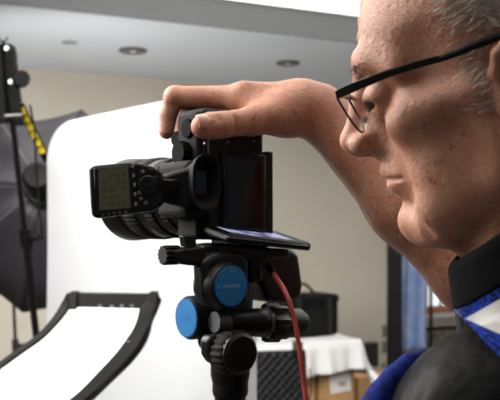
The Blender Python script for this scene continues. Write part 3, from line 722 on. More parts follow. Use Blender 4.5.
# ------------------------------------------------------------------ implicit-surface modelling (smooth unions, meshed by surface nets)
class SDF:
    def __init__(s): s.p = []
    def cap(s, a, b, r1, r2=None, k=.008, op='u'):
        a, b = np.array(a, float), np.array(b, float); r2 = r1 if r2 is None else r2
        c = (a + b) / 2; R = np.linalg.norm(b - a) / 2 + max(r1, r2)
        ba = b - a; bb = max(ba @ ba, 1e-12)
        def fn(x):
            pa = x - a; t = np.clip(pa @ ba / bb, 0, 1)
            return np.linalg.norm(pa - t[:, None] * ba, axis=1) - (r1 + (r2 - r1) * t)
        s.p.append((op, k, fn, c, R)); return s
    def ell(s, c, r, Rm=None, k=.008, op='u'):
        c, r = np.array(c, float), np.array(r, float); Rm = np.eye(3) if Rm is None else np.array(Rm)
        def fn(x):
            q = (x - c) @ Rm; k0 = np.linalg.norm(q / r, axis=1); k1 = np.linalg.norm(q / r ** 2, axis=1)
            return k0 * (k0 - 1) / np.maximum(k1, 1e-9)
        s.p.append((op, k, fn, c, r.max())); return s
    def fun(s, fn, c, R, k=.004, op='u'): s.p.append((op, k, fn, np.array(c, float), R)); return s
    def ev(s, x, cen=None, rad=0):
        d = np.full(len(x), .12)
        for op, k, fn, c, R in s.p:
            if cen is not None and np.linalg.norm(cen - c) > R + rad + k + .006: continue
            e = fn(x)
            if op == 'u':
                h = np.maximum(k - np.abs(d - e), 0) / k; d = np.minimum(d, e) - h * h * k / 4
            elif op == 's':
                e = -e; h = np.maximum(k - np.abs(d - e), 0) / k; d = np.maximum(d, e) + h * h * k / 4
            else:
                h = np.maximum(k - np.abs(d - e), 0) / k; d = np.maximum(d, e) + h * h * k / 4
        return d
    def mesh(s, lo, hi, h, B=16):
        lo = np.array(lo, float); nb = np.ceil((np.array(hi) - lo) / (h * B)).astype(int)
        bi = np.stack(np.meshgrid(*[np.arange(n) for n in nb], indexing='ij'), -1).reshape(-1, 3)
        cen = lo + (bi + .5) * h * B; val = s.ev(cen); hd = h * B * .87
        keep = np.abs(val) < hd * 1.9; bi = bi[keep]; cen = cen[keep]
        g = np.stack(np.meshgrid(*[np.arange(B + 1)] * 3, indexing='ij'), -1).reshape(-1, 3)
        big = nb * B + 2
        V = []; VI = []; Q = []
        cid = lambda ijk: (ijk[:, 0] * big[1] + ijk[:, 1]) * big[2] + ijk[:, 2]
        for b, c in zip(bi, cen):
            Fv = s.ev(lo + (b * B + g) * h, c, hd).reshape((B + 1,) * 3)
            neg = Fv < 0
            if neg.all() or not neg.any(): continue
            cnt = sum(neg[i:B + i, j:B + j, k:B + k].astype(np.int8) for i in (0, 1) for j in (0, 1) for k in (0, 1))
            act = np.argwhere((cnt > 0) & (cnt < 8))
            if len(act) == 0: continue
            acc = np.zeros((len(act), 3)); n = np.zeros(len(act))
            cor = {}
            for i in (0, 1):
                for j in (0, 1):
                    for k in (0, 1): cor[i, j, k] = Fv[act[:, 0] + i, act[:, 1] + j, act[:, 2] + k]
            for a in cor:
                for ax_ in range(3):
                    if a[ax_] == 0:
                        b2 = list(a); b2[ax_] = 1; fa, fb = cor[a], cor[tuple(b2)]
                        m = (fa < 0) != (fb < 0); t = np.where(m, fa / np.where(m, fa - fb, 1), 0)
                        pt = np.array(a, float)[None].repeat(len(act), 0); pt[:, ax_] += t
                        acc[m] += pt[m]; n[m] += 1
            V.append(lo + (b * B + act + acc / n[:, None]) * h); VI.append(cid(b * B + act))
            for ax_ in range(3):
                sl0 = [slice(0, B)] * 3; sl1 = [slice(0, B)] * 3; sl1[ax_] = slice(1, B + 1)
                e = neg[tuple(sl0)] != neg[tuple(sl1)]; w_ = np.argwhere(e)
                if len(w_) == 0: continue
                sgn = neg[tuple(sl0)][e]; gi = b * B + w_
                u1, u2 = [(1, 2), (2, 0), (0, 1)][ax_]
                d1 = np.zeros(3, int); d1[u1] = 1; d2 = np.zeros(3, int); d2[u2] = 1
                q = np.stack([cid(gi - d1 - d2), cid(gi - d2), cid(gi), cid(gi - d1)], 1)
                q[~sgn] = q[~sgn][:, ::-1]; Q.append(q)
        V = np.concatenate(V); VI = np.concatenate(VI); Q = np.concatenate(Q)
        o = np.argsort(VI); VI = VI[o]; V = V[o]
        ix = np.searchsorted(VI, Q); ix = np.minimum(ix, len(VI) - 1); ok = (VI[ix] == Q).all(1)
        return V, ix[ok]
def np_obj(name, V, Qd, m, parent=None):
    me = bpy.data.meshes.new(name); me.vertices.add(len(V)); me.vertices.foreach_set('co', V.astype(np.float32).ravel())
    me.loops.add(Qd.size); me.loops.foreach_set('vertex_index', Qd.astype(np.int32).ravel())
    me.polygons.add(len(Qd)); me.polygons.foreach_set('loop_start', np.arange(0, Qd.size, 4, dtype=np.int32))
    me.update(calc_edges=True); me.validate()
    me.polygons.foreach_set('use_smooth', [True] * len(me.polygons)); me.materials.append(m)
    o = bpy.data.objects.new(name, me); COL.objects.link(o)
    if parent: o.parent = parent
    return o

# ------------------------------------------------------------------ the photographer
yw, pt_, rl = .37, .21, -.13
Fh = np.array([-math.cos(yw) * math.cos(pt_), math.sin(yw) * math.cos(pt_), -math.sin(pt_)])
l0 = np.array([-math.sin(yw), -math.cos(yw), 0.]); u0 = np.cross(Fh, l0)
Lh = math.cos(rl) * l0 + math.sin(rl) * u0; Uh = np.cross(Fh, Lh)
HR = np.stack([Fh, Lh, Uh], 1); HOr = np.array([.187, .66, EYE + .101])
def H(x, y, z): return HR @ (np.array([x, y, z]) * 1e-3) + HOr       # head-local millimetres to world
B = SDF()
def he(c, r, k=8, op='u', Rm=None): B.ell(H(*c), np.array(r) * 1e-3, HR if Rm is None else HR @ Rm, k * 1e-3, op)
def hc(a, b, r1, r2=None, k=8, op='u'): B.cap(H(*a), H(*b), r1 * 1e-3, (r1 if r2 is None else r2) * 1e-3, k * 1e-3, op)
def rotz(d): c, s_ = math.cos(math.radians(d)), math.sin(math.radians(d)); return np.array([[c, -s_, 0], [s_, c, 0], [0, 0, 1]])
def roty(d): c, s_ = math.cos(math.radians(d)), math.sin(math.radians(d)); return np.array([[c, 0, s_], [0, 1, 0], [-s_, 0, c]])
he((-6, 0, 48), (99, 77, 80))                                   # cranium
he((30, 0, 56), (71, 63, 52), 20)                               # forehead
he((40, 0, -28), (48, 57, 72), 20)                              # face core
for s_ in (1, -1):
    hc((90, 6 * s_, 44), (82, 36 * s_, 42), 11.5, 9, 14)        # brow ridge
    hc((82, 36 * s_, 42), (62, 55 * s_, 30), 9, 9, 14)
    he((57, 44 * s_, -9), (26, 19, 18), 16)                    # cheekbone
    hc((62, 54 * s_, -4), (15, 68 * s_, 2), 9, 8, 16)           # zygomatic arch
    hc((6, 58 * s_, -8), (10, 54 * s_, -58), 15, 14, 18)        # ramus
    hc((10, 54 * s_, -60), (70, 20 * s_, -84), 14, 13, 14)      # jaw line
    he((36, 42 * s_, -44), (32, 21, 36), 18)                    # cheek
    he((60, 32 * s_, -74), (18, 15, 17), 12)                    # jowl
he((83, 0, -82), (17, 20, 17), 10)                              # chin
he((75.5, 0, -42), (25, 27, 25), 12)                              # muzzle
he((52, 0, -92), (34, 36, 16), 16)                              # under the chin
# eye sockets
for s_ in (1, -1):
    he((101, 31 * s_, 15), (18, 19, 13), 12, 's')
    he((98, 16 * s_, 20), (10, 8, 12), 8, 's')
# nose
hc((94, 0, 26), (99, 0, -8), 8.5, 13, 10); hc((84, 0, 0), (92, 0, -16), 18, 17, 12)
hc((99, 0, 30), (106, 0, 16), 8, 7.5, 12)
hc((106, 0, 16), (119, 0, -9), 7.5, 9, 8)
he((118.5, 0, -11), (10.5, 11, 9.5), 6)
for s_ in (1, -1): he((109, 12.5 * s_, -15), (11.5, 8, 8.5), 5)
hc((104, 0, -21), (116, 0, -18), 5, 6, 6)
for s_ in (1, -1): he((110, 7.5 * s_, -23.5), (6, 3.4, 4), 2.5, 's')
# eyelids
for s_ in (1, -1):
    he((84, 31 * s_, 14), (14.4, 16.5, 13.0), 6)
    hc((90, 18 * s_, 5), (84, 42 * s_, 4), 3.5, 4, 6)           # bag under the eye
    he((95, 37 * s_, 10), (10, 12.5, 3.4), 1.5, 's')           # lid opening
# lips
for s_ in (1, -1):
    hc((98.5, 0, -39), (95.5, 8 * s_, -38.5), 5.5, 5.2, 4); hc((95.5, 8 * s_, -38.5), (84.5, 23 * s_, -44.5), 5.2, 3.6, 4)
    hc((95, 0, -52.5), (92.5, 9 * s_, -52), 6, 5.7, 4); hc((92.5, 9 * s_, -52), (83.5, 22 * s_, -47.5), 5.7, 3.4, 4)
    hc((103.5, 0, -45.6), (95.5, 13 * s_, -45.8), 1.5, 1.5, 2.0, 's'); hc((95.5, 13 * s_, -45.8), (84.5, 27 * s_, -47), 1.5, 1.5, 2.5, 's')
    hc((104, 19 * s_, -16), (88, 34 * s_, -42), 1.6, 1.6, 7, 's')   # nasolabial fold
    hc((88, 34 * s_, -42), (82, 33 * s_, -62), 1.4, 1.2, 7, 's')
    hc((83, 31 * s_, -66), (72, 38 * s_, -92), 1.6, 1.5, 7, 's')    # marionette line
    hc((60, 66 * s_, -45), (40, 66 * s_, -85), 1.5, 1.5, 8, 's')
hc((106, 0, -30), (105, 0, -34), 2.2, 2.2, 5, 's')                 # philtrum
hc((102, -12, -62), (102, 12, -62), 3.0, 3.0, 9, 's')              # groove above the chin
for z_, a_ in ((58, 1), (70, 1.1), (82, .9)):
    for s_ in (1, -1): hc((101.5 - (z_ - 55) * .16, 0, z_), (92 - (z_ - 55) * .16, 32 * s_, z_ + 1.5), .3, .2, 14, 's')
for s_ in (1, -1):                                                 # crow's feet and temple hollow
    for q in (-1, 0, 1): hc((80, 50 * s_, 12 + q * 3), (66, 60 * s_, 10 + q * 9), .9, .7, 3, 's')
    he((52, 82 * s_, 34), (24, 14, 20), 14, 's')
# ears
for s_ in (1, -1):
    EO = (-9, 0, -8)
    he((-14 - 9, 74 * s_, 4 - 8), (15, 5, 25), 6)
    hx_ = [(2, 74, 6), (4, 77.0, 16), (0, 80, 27), (-10, 83, 34), (-22, 86, 31), (-30, 88, 18), (-30, 87, 2), (-23, 83, -12), (-13, 79, -22), (-4, 76, -23), (0, 74, -14)]
    for i in range(len(hx_) - 1):
        a, b = [(q_[0] - 5, q_[1], q_[2] - 7) for q_ in (hx_[i], hx_[i + 1])]; r = 4.2 if i < 7 else 5.5
        hc((a[0], a[1] * s_, a[2]), (b[0], b[1] * s_, b[2]), r, r, 3)
    hc((-2, 74 * s_, -8), (-2, 74 * s_, -14), 5.5, 5, 5)
    he((-15, 83 * s_, -7), (8, 6, 10), 5, 's'); he((-17, 86 * s_, 11), (9, 4.5, 7), 4, 's')
# neck and hidden upper trunk
hc((-20, 0, -20), (-14, 0, -128), 54, 57, 24)
for s_ in (1, -1): hc((-6, 58 * s_, -30), (34, 18 * s_, -140), 11, 9, 14)
hc((50, 0, -95), (26, 0, -135), 13, 13, 16)
NB = H(-6, 0, -130); RSh = np.array([.47, 1.00, 1.335]); LSh = np.array([.175, .60, 1.345]); CH = np.array([.36, .80, 1.20])
B.cap(NB, CH, .050, .06, .03); B.cap(LSh + (RSh - LSh) * .12 - [0, 0, .03], RSh - [0, 0, .02], .032, .036, .03)
# right arm: shoulder - elbow - wrist, hand on the camera grip
A = lambda *p: np.array(P(*p))
EL = A(476, 272, .965); WR = A(318, 112, 1.0)
B.cap(RSh, EL, .055, .044, .03)
mid = EL + (WR - EL) * .42
B.cap(EL, mid, .0440, .0430, .02); B.cap(mid, WR, .0430, .0275, .02)
B.cap(WR, A(296, 107, 1.0), .0270, .0275, .02)
Cw = lambda x, y, z: np.array(MC @ Vector((x, y, z)))
w0 = A(300, 106, 1.0)
mcp = [A(243, 99, 1.006), A(256, 98, 1.028), A(268, 101, 1.046), A(279, 107, 1.06)]
for i, m_ in enumerate(mcp): B.cap(w0 + np.array([0, (i - 1) * .010, (0, .002, 0, -.004)[i]]), m_, .0215 - .001 * i, .0135 - .0006 * i, .014)
B.ell(A(268, 112, 1.015), (.036, .028, .017), k=.015)
# index finger
ip = [mcp[0], A(175, 97, 1.020), A(168, 116, 1.022), A(166.5, 131.5, 1.020)]
B.cap(ip[0], ip[1], .0150, .0122, .010); B.ell(ip[1], (.0124, .0122, .0120), k=.004); B.cap(ip[1], ip[2], .0114, .0098, .004); B.cap(ip[2], ip[3], .0100, .0088, .003)
for j, (yy_, dz_) in enumerate(((.008, .002), (-.013, 0), (-.033, -.006))):
    r = .0105 - .0006 * j; q = [mcp[j + 1], Cw(.083 + dz_, yy_, -.054), Cw(.058 + dz_, yy_, -.068), Cw(.036 + dz_, yy_, -.064)]
    B.cap(q[0], q[1], r * 1.15, r, .005); B.cap(q[1], q[2], r, r * .9, .003); B.cap(q[2], q[3], r * .9, r * .78, .003)
# thumb
tpz = [A(286, 115, .985), A(252, 121, .970), A(222, 125, .952), A(202.5, 126.5, .938)]
B.cap(w0, tpz[0], .022, .0200, .015); B.cap(tpz[0], tpz[1], .0200, .0155, .015); B.cap(tpz[1], tpz[2], .0150, .0138, .006)
B.cap(tpz[2], tpz[3], .0138, .0122, .004); B.ell(A(212, 126, .944), (.018, .011, .0138), k=.005)
B.cap(tpz[0], mcp[0], .014, .012, .018)
for px in (234, 238, 242): B.cap(A(px, 113, .945), A(px + 1.5, 133, .947), .0009, .0009, .004, 's')
for px in (218, 221): B.cap(A(px, 114, .936), A(px, 121, .934), .0006, .0006, .003, 's')
B.cap(A(243, 112, .962), A(222, 109, .968), .0012, .0012, .005, 's')
for py in (104, 107): B.cap(A(168, py, 1.0095), A(178, py + 2, 1.008), .0006, .0006, .003, 's')
# tendon ridges on the back of the hand
B.cap(A(296, 90, .990), A(244, 87, .996), .0035, .0035, .012); B.cap(A(300, 89, 1.01), A(258, 86, 1.02), .0035, .0035, .012)
V, Qd = B.mesh((-.13, .50, 1.08), (.56, 1.16, 1.78), .0017)

def skin_mat():
    m = bpy.data.materials.new('skin'); m.use_nodes = True; nt = m.node_tree; b = nt.nodes['Principled BSDF']; Lk = nt.links.new
    tc = nt.nodes.new('ShaderNodeTexCoord')
    def noise(scale, det, lo, hi):
        n = nt.nodes.new('ShaderNodeTexNoise'); n.inputs['Scale'].default_value = scale; n.inputs['Detail'].default_value = det; Lk(tc.outputs['Object'], n.inputs['Vector'])
        r = nt.nodes.new('ShaderNodeMapRange'); r.inputs['From Min'].default_value = lo; r.inputs['From Max'].default_value = hi; Lk(n.outputs['Fac'], r.inputs['Value']); return r.outputs['Result'], n.outputs['Fac']
    def mix(a, bcol, fac):
        x = nt.nodes.new('ShaderNodeMix'); x.data_type = 'RGBA'; Lk(fac, x.inputs['Factor'])
        if isinstance(a, tuple): x.inputs['A'].default_value = (*lin(a), 1)
        else: Lk(a, x.inputs['A'])
        x.inputs['B'].default_value = (*lin(bcol), 1); return x.outputs['Result']
    base = mix((206, 152, 124), (188, 126, 100), noise(45, 4, .35, .65)[0])
    r2 = noise(120, 2, .62, .75)[0]; base = mix(base, (150, 92, 68), r2)          # age spots
    r3 = noise(500, 3, .45, .75)[0]; base = mix(base, (176, 120, 96), r3)         # pores
    Lk(base, b.inputs['Base Color'])
    b.inputs['Roughness'].default_value = .46; b.inputs['Specular IOR Level'].default_value = .45
    b.inputs['Subsurface Weight'].default_value = .12; b.inputs['Subsurface Radius'].default_value = (.006, .0025, .0015); b.inputs['Subsurface Scale'].default_value = 1
    f1 = noise(260, 4, 0, 1)[1]; f2 = noise(900, 2, 0, 1)[1]
    ad = nt.nodes.new('ShaderNodeMath'); ad.operation = 'ADD'; Lk(f1, ad.inputs[0]); Lk(f2, ad.inputs[1])
    bp = nt.nodes.new('ShaderNodeBump'); bp.inputs['Strength'].default_value = .45; bp.inputs['Distance'].default_value = .0015; Lk(ad.outputs[0], bp.inputs['Height']); Lk(bp.outputs['Normal'], b.inputs['Normal'])
    return m
M_skin = skin_mat()
per = thing('person', 'man in glasses and dark jacket bending over the camera with his hand on its grip', 'person')
body = np_obj('body', V, Qd, M_skin, per)
# eyes
M_eye = mat('eye_white', (74, 60, 54), .2); M_iris = mat('iris', (38, 28, 24), .1)
for s_ in (1, -1):
    c = H(85.5, 31 * s_, 13.5); e_ = SDF(); 
    ax_ = HR @ np.array([.92, 0, -.35])
    o = build(MB().lathe(c, ax_, [(-.0122 * math.cos(q), .0122 * math.sin(q) + 1e-5) for q in np.linspace(0, math.pi, 20)], 28), 'eyeball', M_eye, per, smooth=180)
    build(MB().lathe(c, ax_, [(.0098, .0064), (.0116, .0045), (.0124, .0001)], 24), 'iris', M_iris, o)
# thumb nail and index nail
def nail(c, r, Rm):
    v = []; f = []
    for i in range(9):
        for j in range(9):
            u_, w_ = -1 + i / 4, -1 + j / 4
            v.append(Vector(c) + Rm @ Vector((u_ * r[0], w_ * r[1] * (1 - .12 * u_ * u_), -r[2] * (w_ * w_ * .9 + .25 * u_ * u_))))
    for i in range(8):
        for j in range(8): a = i * 9 + j; f.append((a, a + 1, a + 10, a + 9))
    o = mesh_obj('fingernail', v, f, mat('nail', (214, 168, 146), .28), per, smooth=180, fix=False)
    m_ = o.modifiers.new('t', 'SOLIDIFY'); m_.thickness = .0008; m_.offset = -1
tx = (Vector(A(199, 126.5, .935)) - Vector(A(222, 125, .952))).normalized(); tz_ = Vector((-.25, -1, .15)); tz_ = (tz_ - tx * tz_.dot(tx)).normalized(); ty = tz_.cross(tx)
nail(Vector(A(199, 125, .936)) + tz_ * .0125, (.0070, .0075, .0040), Matrix((tx, ty, tz_)).transposed())

# hair: short gray strands rooted on the scalp
HRi = HR.T
Vl = (V - HOr) @ HR * 1e3
def strands(name, roots, dirs, lens_, wid_, m, bend):
    v = []; f = []
    for p, d, L_, b_ in zip(roots, dirs, lens_, bend):
        d = d / np.linalg.norm(d); w_ = np.cross(d, rng.normal(size=3)); w_ = w_ / np.linalg.norm(w_) * wid_
        i = len(v); q1 = p + d * L_ * .5 + b_ * .3; q2 = p + d * L_ + b_
        v += [p - w_, p + w_, q1 - w_ * .8, q1 + w_ * .8, q2]
        f += [(i, i + 1, i + 3, i + 2), (i + 2, i + 3, i + 4)]
    o = mesh_obj(name, v, f, m, per, smooth=180, fix=False); o['kind'] = 'stuff'; return o
co = V; nr = np.empty(len(V) * 3, np.float32); body.data.vertices.foreach_get('normal', nr) if False else None
body.data.update(); nrm = np.empty(len(body.data.vertices) * 3, np.float32); body.data.vertices.foreach_get('normal', nrm) ; nrm = nrm.reshape(-1, 3)
vv = np.empty(len(body.data.vertices) * 3, np.float32); body.data.vertices.foreach_get('co', vv); vv = vv.reshape(-1, 3).astype(float); lv_ = (vv - HOr) @ HR * 1e3
x_, y_, z_ = lv_.T
head_ok = (z_ > -40) & (np.abs(y_) < 95) & (x_ > -115) & (x_ < 110)
dens = np.clip((z_ - (52 + .55 * np.maximum(x_ - 10, 0))) / 30, 0, 1)          # crown, receding at the forehead
dens = np.maximum(dens, np.clip((z_ - 30) / 40, 0, 1) * (x_ < 35) * np.clip((40 - x_) / 30, 0, 1) * .8)
dens = np.maximum(dens, ((x_ > 6) & (x_ < 28) & (z_ > -15) & (z_ < 45)) * .12)   # sideburn
dens = np.maximum(dens, ((x_ < -25) & (z_ > -35)) * .7) * head_ok
dens *= (x_ < 80)
isear = (np.abs(y_) > 79.5) & (x_ < 8) & (z_ < 40)
dens[isear] = 0
idx = rng.choice(len(vv), 80000, p=dens / dens.sum())
ln = rng.uniform(.008, .015, len(idx))
dl = np.stack([-1 + 0 * ln, 0 * ln, .25 - .9 * (x_[idx] < 0)], 1) @ HR.T
dr = dl * .85 + nrm[idx] * .48 + rng.normal(scale=.17, size=(len(idx), 3)); 
M_hair = mat('gray_hair', (225, 220, 212), .5, var=.4, scale=60)
strands('hair', vv[idx] + rng.normal(scale=.0008, size=(len(idx), 3)) - nrm[idx] * .0006, dr, ln, .00016, M_hair, -nrm[idx] * .0025)
# eyebrows
eb = (x_ > 60) & (np.abs(np.abs(y_) - 27) < 20) & (np.abs(z_ - (38 - .0 * x_)) < 5)
ii = rng.choice(np.where(eb)[0], 420)
dd_ = np.stack([-.3 + 0 * ii, np.sign(y_[ii]) * .9, .1 + 0 * ii], 1) @ HR.T + nrm[ii] * .45 + rng.normal(scale=.2, size=(len(ii), 3))
strands('eyebrows', vv[ii], dd_, rng.uniform(.007, .012, len(ii)), .00016, mat('brow_hair', (120, 108, 98), .5), -nrm[ii] * .001)
# fine hairs on forearm and wrist
fa = (vv[:, 1] > .93) & (vv[:, 0] > .035) & (vv[:, 0] < .2)
ii = rng.choice(np.where(fa)[0], 1500)
ad_ = (EL - WR) / np.linalg.norm(EL - WR)
dd_ = ad_ * .7 + nrm[ii] * .5 + rng.normal(scale=.3, size=(len(ii), 3))
strands('arm_hair', vv[ii], dd_, rng.uniform(.005, .010, len(ii)), .00009, mat('arm_hair', (206, 186, 160), .5), -nrm[ii] * .001)

# ------------------------------------------------------------------ clothing
J = SDF()
fr = H(68, 0, -118)
def back_pt(px, py, yl):
    o = HR.T @ (np.array([0, 0, EYE]) - HOr); d = HR.T @ np.array([(px - 250) / F, 1, (HOR - py) / F]); t = (yl * 1e-3 - o[1]) / d[1]; return HOr + HR @ (o + t * d)
sidep = back_pt(500, 232, 66); sl = HR.T @ (sidep - HOr); sl[1] *= -1; sidep2 = HOr + HR @ sl
pn = np.cross(sidep - fr, sidep2 - fr); pn /= np.linalg.norm(pn); pn = pn if pn[2] > 0 else -pn
def pt(px, py, d): return np.array(P(px, py, d))
J.ell(pt(506, 446, .585), (.079, .074, .079), k=.02)                     # near shoulder cap
J.cap(pt(500, 450, .59), pt(476, 640, .60), .060, .056, .02)             # near upper arm
J.cap(pt(505, 432, .60), RSh + np.array([0.02, .0, -.025]), .050, .068, .03)
J.cap(CH + np.array([.0, .0, .03]), CH + np.array([.05, .0, -.35]), .15, .17, .06)
J.cap(NB + (CH - NB) * .45, CH, .085, .14, .03)
J.cap(RSh, EL + np.array([.03, 0, -.01]), .066, .050, .02)               # far sleeve
J.cap(pt(460, 470, .69), pt(455, 570, .67), .050, .06, .03)              # chest towards the camera
nk = SDF().cap(H(-9, 0, -110), H(-6, 0, -190), .0765, .082, .01).p[0][2]
J.fun(lambda x: np.maximum(nk(x), (x - fr) @ pn + .023), H(-8, 0, -160), .16, .02)
J.cap(pt(476, 640, .60), (.33, .655, 1.02), .054, .045, .02)               # forearm to the hip pocket
VJ, QJ = J.mesh((.02, .45, .80), (.66, 1.15, 1.52), .004)
def jacket_mat():
    m = bpy.data.materials.new('jacket_cloth'); m.use_nodes = True; nt = m.node_tree; b = nt.nodes['Principled BSDF']; Lk = nt.links.new
    tc = nt.nodes.new('ShaderNodeTexCoord')
    def half(p0, p1, p2, ref):      # 1 on one side of a plane through three points
        p0, p1, p2 = Vector(p0), Vector(p1), Vector(p2); n = (p1 - p0).cross(p2 - p0).normalized()
        if n.dot(Vector(ref) - p0) < 0: n = -n
        d = nt.nodes.new('ShaderNodeVectorMath'); d.operation = 'DOT_PRODUCT'; Lk(tc.outputs['Object'], d.inputs[0]); d.inputs[1].default_value = n
        r = nt.nodes.new('ShaderNodeMapRange'); r.inputs['From Min'].default_value = n.dot(p0) - .0006; r.inputs['From Max'].default_value = n.dot(p0) + .0006; Lk(d.outputs['Value'], r.inputs['Value']); return r.outputs['Result']
    def mul(a, b_):
        x = nt.nodes.new('ShaderNodeMath'); x.operation = 'MULTIPLY'; Lk(a, x.inputs[0]); Lk(b_, x.inputs[1]); return x.outputs[0]
    def mixc(a, bcol, fac):
        x = nt.nodes.new('ShaderNodeMix'); x.data_type = 'RGBA'; Lk(fac, x.inputs['Factor'])
        if isinstance(a, tuple): x.inputs['A'].default_value = (*lin(a), 1)
        else: Lk(a, x.inputs['A'])
        if isinstance(bcol, tuple): x.inputs['B'].default_value = (*lin(bcol), 1)
        else: Lk(bcol, x.inputs['B'])
        return x.outputs['Result']
    C0 = P(0, 0, 0); RF = P(495, 270, .65)
    n = nt.nodes.new('ShaderNodeTexNoise'); n.inputs['Scale'].default_value = 320; Lk(tc.outputs['Object'], n.inputs['Vector'])
    r = nt.nodes.new('ShaderNodeMapRange'); r.inputs['From Min'].default_value = .45; r.inputs['From Max'].default_value = .62; Lk(n.outputs['Fac'], r.inputs['Value'])
    blue = mixc((30, 54, 142), (16, 20, 50), r.outputs['Result'])
    seamA = half(C0, P(467, 323, .7), P(500, 357, .6), RF)     # below the seam = black yoke
    seamB = half(C0, P(468, 320, .7), P(500, 334, .6), RF)
    seamC = half(C0, P(466, 318, .7), P(500, 299, .6), RF)
    col = mixc((7, 7, 8), blue, seamA)
    col = mixc(col, (182, 181, 178), mul(seamB, seamA))
    col = mixc(col, blue, mul(seamC, seamA))
    ds = nt.nodes.new('ShaderNodeVectorMath'); ds.operation = 'DISTANCE'; Lk(tc.outputs['Object'], ds.inputs[0]); ds.inputs[1].default_value = P(490, 315, .63)
    mr = nt.nodes.new('ShaderNodeMapRange'); mr.inputs['From Min'].default_value = .088; mr.inputs['From Max'].default_value = .090; Lk(ds.outputs['Value'], mr.inputs['Value'])
    col = mixc(col, (7, 7, 8), mr.outputs['Result'])       # the coloured panel ends at a seam
    Lk(col, b.inputs['Base Color']); b.inputs['Roughness'].default_value = .42; b.inputs['Specular IOR Level'].default_value = .07
    n2 = nt.nodes.new('ShaderNodeTexNoise'); n2.inputs['Scale'].default_value = 18; n2.inputs['Detail'].default_value = 3; Lk(tc.outputs['Object'], n2.inputs['Vector'])
    bp = nt.nodes.new('ShaderNodeBump'); bp.inputs['Strength'].default_value = .6; bp.inputs['Distance'].default_value = .012; Lk(n2.outputs['Fac'], bp.inputs['Height']); Lk(bp.outputs['Normal'], b.inputs['Normal'])
    return m
jk = np_obj('jacket', VJ, QJ, jacket_mat(), per); jk['label'] = 'black jacket with a white stripe and blue trim'
T_ = SDF(); lh, rh = np.array([.36, .70, .93]), np.array([.47, .97, .93])
T_.cap(lh, rh, .125, .125, .05)
for h_ in (lh, rh):
    kn = h_ * np.array([1, 1, 0]) + np.array([-.03, .01, .50]); an = h_ * np.array([1, 1, 0]) + np.array([0, 0, .09])
    T_.cap(h_, kn, .095, .066, .04); T_.cap(kn, an, .066, .052, .03)
VV, QQ = T_.mesh((.1, .5, .0), (.7, 1.2, 1.1), .009); np_obj('trousers', VV, QQ, mat('trouser_cloth', (30, 32, 40), .85), per)
for h_ in (lh, rh):
    Sx = SDF(); c_ = h_ * np.array([1, 1, 0]); Sx.cap(c_ + [.03, -.01, .045], c_ + [-.17, .065, .038], .045, .038, .01); Sx.cap(c_ + [0, 0, .05], c_ + [0, 0, .10], .048, .046, .02)
    VV, QQ = Sx.mesh(c_ - [.3, .2, .0], c_ + [.2, .2, .2], .007); VV[:, 2] = np.maximum(VV[:, 2], 0.002); np_obj('shoe', VV, QQ, mat('shoe_leather', (24, 22, 21), .4), per)
# stand-up collar
Cc = SDF()
ca, cb_ = H(-9, 0, -70), H(-7, 0, -190)
Cc.cap(ca, cb_, .0740, .084, .01)
Cc.fun(lambda x: (x - fr) @ pn, cb_, .3, .006, 'i')
Cc.cap(H(-9, 0, -40), H(-7, 0, -210), .0665, .0765, .002, 's')
Cc.fun(lambda x: -((x - fr) @ pn) - .031, cb_, .3, .004, 'i')
lo = np.minimum(ca, cb_) - .11; hi = np.maximum(ca, cb_) + .11
VC, QC = Cc.mesh(lo, hi, .0022)
np_obj('collar', VC, QC, mat('collar_knit', (6, 6, 7), .9, spec=.1, bump=.3, bscale=500), per)
# blue trim showing along the front edge of the yoke
TT = SDF()
tp_ = [pt(374, 412, .600), pt(383, 396, .606), pt(396, 379, .612), pt(410, 365, .618), pt(426, 353, .625)]
for i in range(4): TT.cap(tp_[i], tp_[i + 1], (.0085, .0085, .0075, .006)[i], (.0085, .0075, .006, .003)[i], .01)
TT.cap(tp_[0], pt(366, 450, .60), .0085, .010, .01)
VT, QT = TT.mesh(np.min(tp_, 0) - .06, np.max(tp_, 0) + .03, .002)
np_obj('blue_trim', VT, QT, mat('blue_trim', (24, 44, 126), .8, spec=.1, rgb2=(14, 22, 66), scale=160), per)
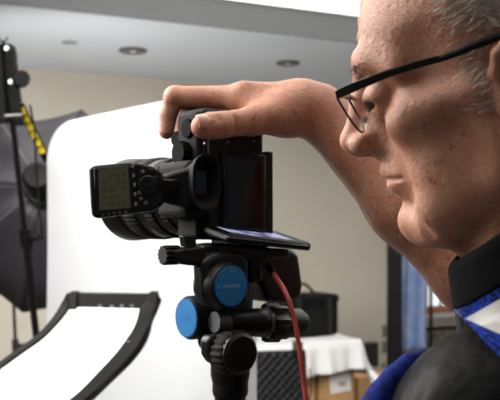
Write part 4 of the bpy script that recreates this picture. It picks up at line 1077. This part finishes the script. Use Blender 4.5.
# ------------------------------------------------------------------ eyeglasses
Mg = Matrix([[*HR[0], HOr[0]], [*HR[1], HOr[1]], [*HR[2], HOr[2]], [0, 0, 0, 1]])
gl = thing('eyeglasses', 'black half-rim eyeglasses low on the man\'s nose', 'glasses', Mg)
g = lambda x, y, z: Vector((x, y, z)) * .001
def bar(path, w_, h_, name, m, par):       # flat bar: w_ thickness (y), h_ height (z)
    rings = [[p + Vector((0, a * w_[i] / 2000, b * h_[i] / 2000)) for a, b in ((-1, -1), (1, -1), (1, 1), (-1, 1))] for i, p in enumerate(path)]
    mb = MB(); mb.ring(rings); return build(mb, name, m, par, smooth=0, bevel=.0006, seg=2)
for s_ in (1, -1):
    bar([g(107, 67 * s_, 22.5), g(95, 70 * s_, 24), g(70, 72.5 * s_, 26.5), g(48, 75 * s_, 27), g(30, 77 * s_, 26.5)], [2.5] * 5, [6.5, 6.5, 5.6, 5, 4.6], 'temple', M_gloss, gl)
    build(MB().tube([g(31, 77 * s_, 26.5), g(18, 78.5 * s_, 27.5), g(6, 80 * s_, 29), g(-6, 81 * s_, 30), g(-16, 80 * s_, 29), g(-27, 78 * s_, 20), g(-34, 76 * s_, 4)], [.0023, .0027, .0030, .003, .003, .003, .0025], 10), 'temple_tip', M_rubber, gl)
    # brow bar of the front
    n_ = 9; path = [g(107 + 5 * math.sin(math.pi * q / 2), (67 - 57 * q) * s_, 22.5 + 1.5 * math.sin(math.pi * q)) for q in np.linspace(0, 1, n_)]
    rings = [[p + Vector((a * .0015, 0, b * .0028)) for a, b in ((-1, -1), (1, -1), (1, 1), (-1, 1))] for p in path]
    build(MB().ring(rings), 'brow_bar', M_gloss, gl, smooth=0, bevel=.0006)
    # lens: outline below the bar, tilted back to the cheek
    ol = []
    for q in np.linspace(0, math.pi, 26):
        yv = 41 + 24 * math.cos(q); zv = 20 - 27 * math.sin(q) ** .62
        ol.append((yv, zv))
    lv3 = [g(107.5 + 3 * (65 - yv) / 48 - (20 - zv) * .30, yv * s_, zv) for yv, zv in ol]
    cen_ = sum(lv3, Vector()) / len(lv3)
    ml = bpy.data.materials.get('lens_glass')
    if not ml:
        ml = bpy.data.materials.new('lens_glass'); ml.use_nodes = True; nt = ml.node_tree; nt.nodes.clear()
        o_ = nt.nodes.new('ShaderNodeOutputMaterial'); tr_ = nt.nodes.new('ShaderNodeBsdfTransparent'); gs = nt.nodes.new('ShaderNodeBsdfGlossy'); gs.inputs['Roughness'].default_value = .03
        mx = nt.nodes.new('ShaderNodeMixShader'); fr_ = nt.nodes.new('ShaderNodeFresnel'); fr_.inputs['IOR'].default_value = 1.07
        mx.inputs[0].default_value = .05; nt.nodes.remove(fr_); nt.links.new(tr_.outputs[0], mx.inputs[1]); nt.links.new(gs.outputs[0], mx.inputs[2]); nt.links.new(mx.outputs[0], o_.inputs[0])
    build(MB().prism(lv3, Vector((.0016, 0, .0004))), 'lens', ml, gl, smooth=0)
    build(MB().tube([p + Vector((.0008, 0, 0)) for p in lv3], .0008, 8), 'rim_wire', M_satin, gl)
    build(MB().lathe(g(104, 12 * s_, 3), (.3, -s_, .2), [(-.0012, .0012), (-.0006, .0025), (.0006, .0025), (.0012, .0012)], 16), 'nose_pad', mat('pad', (205, 200, 195), .2), gl)
    build(MB().tube([g(104, 12 * s_, 3), g(108, 14 * s_, 8), g(110, 14 * s_, 14)], .0007, 6), 'pad_arm', M_silver, gl)
build(MB().tube([g(112, -12, 21), g(113, -5, 23), g(113, 5, 23), g(112, 12, 21)], .0017, 10), 'bridge', M_gloss, gl)
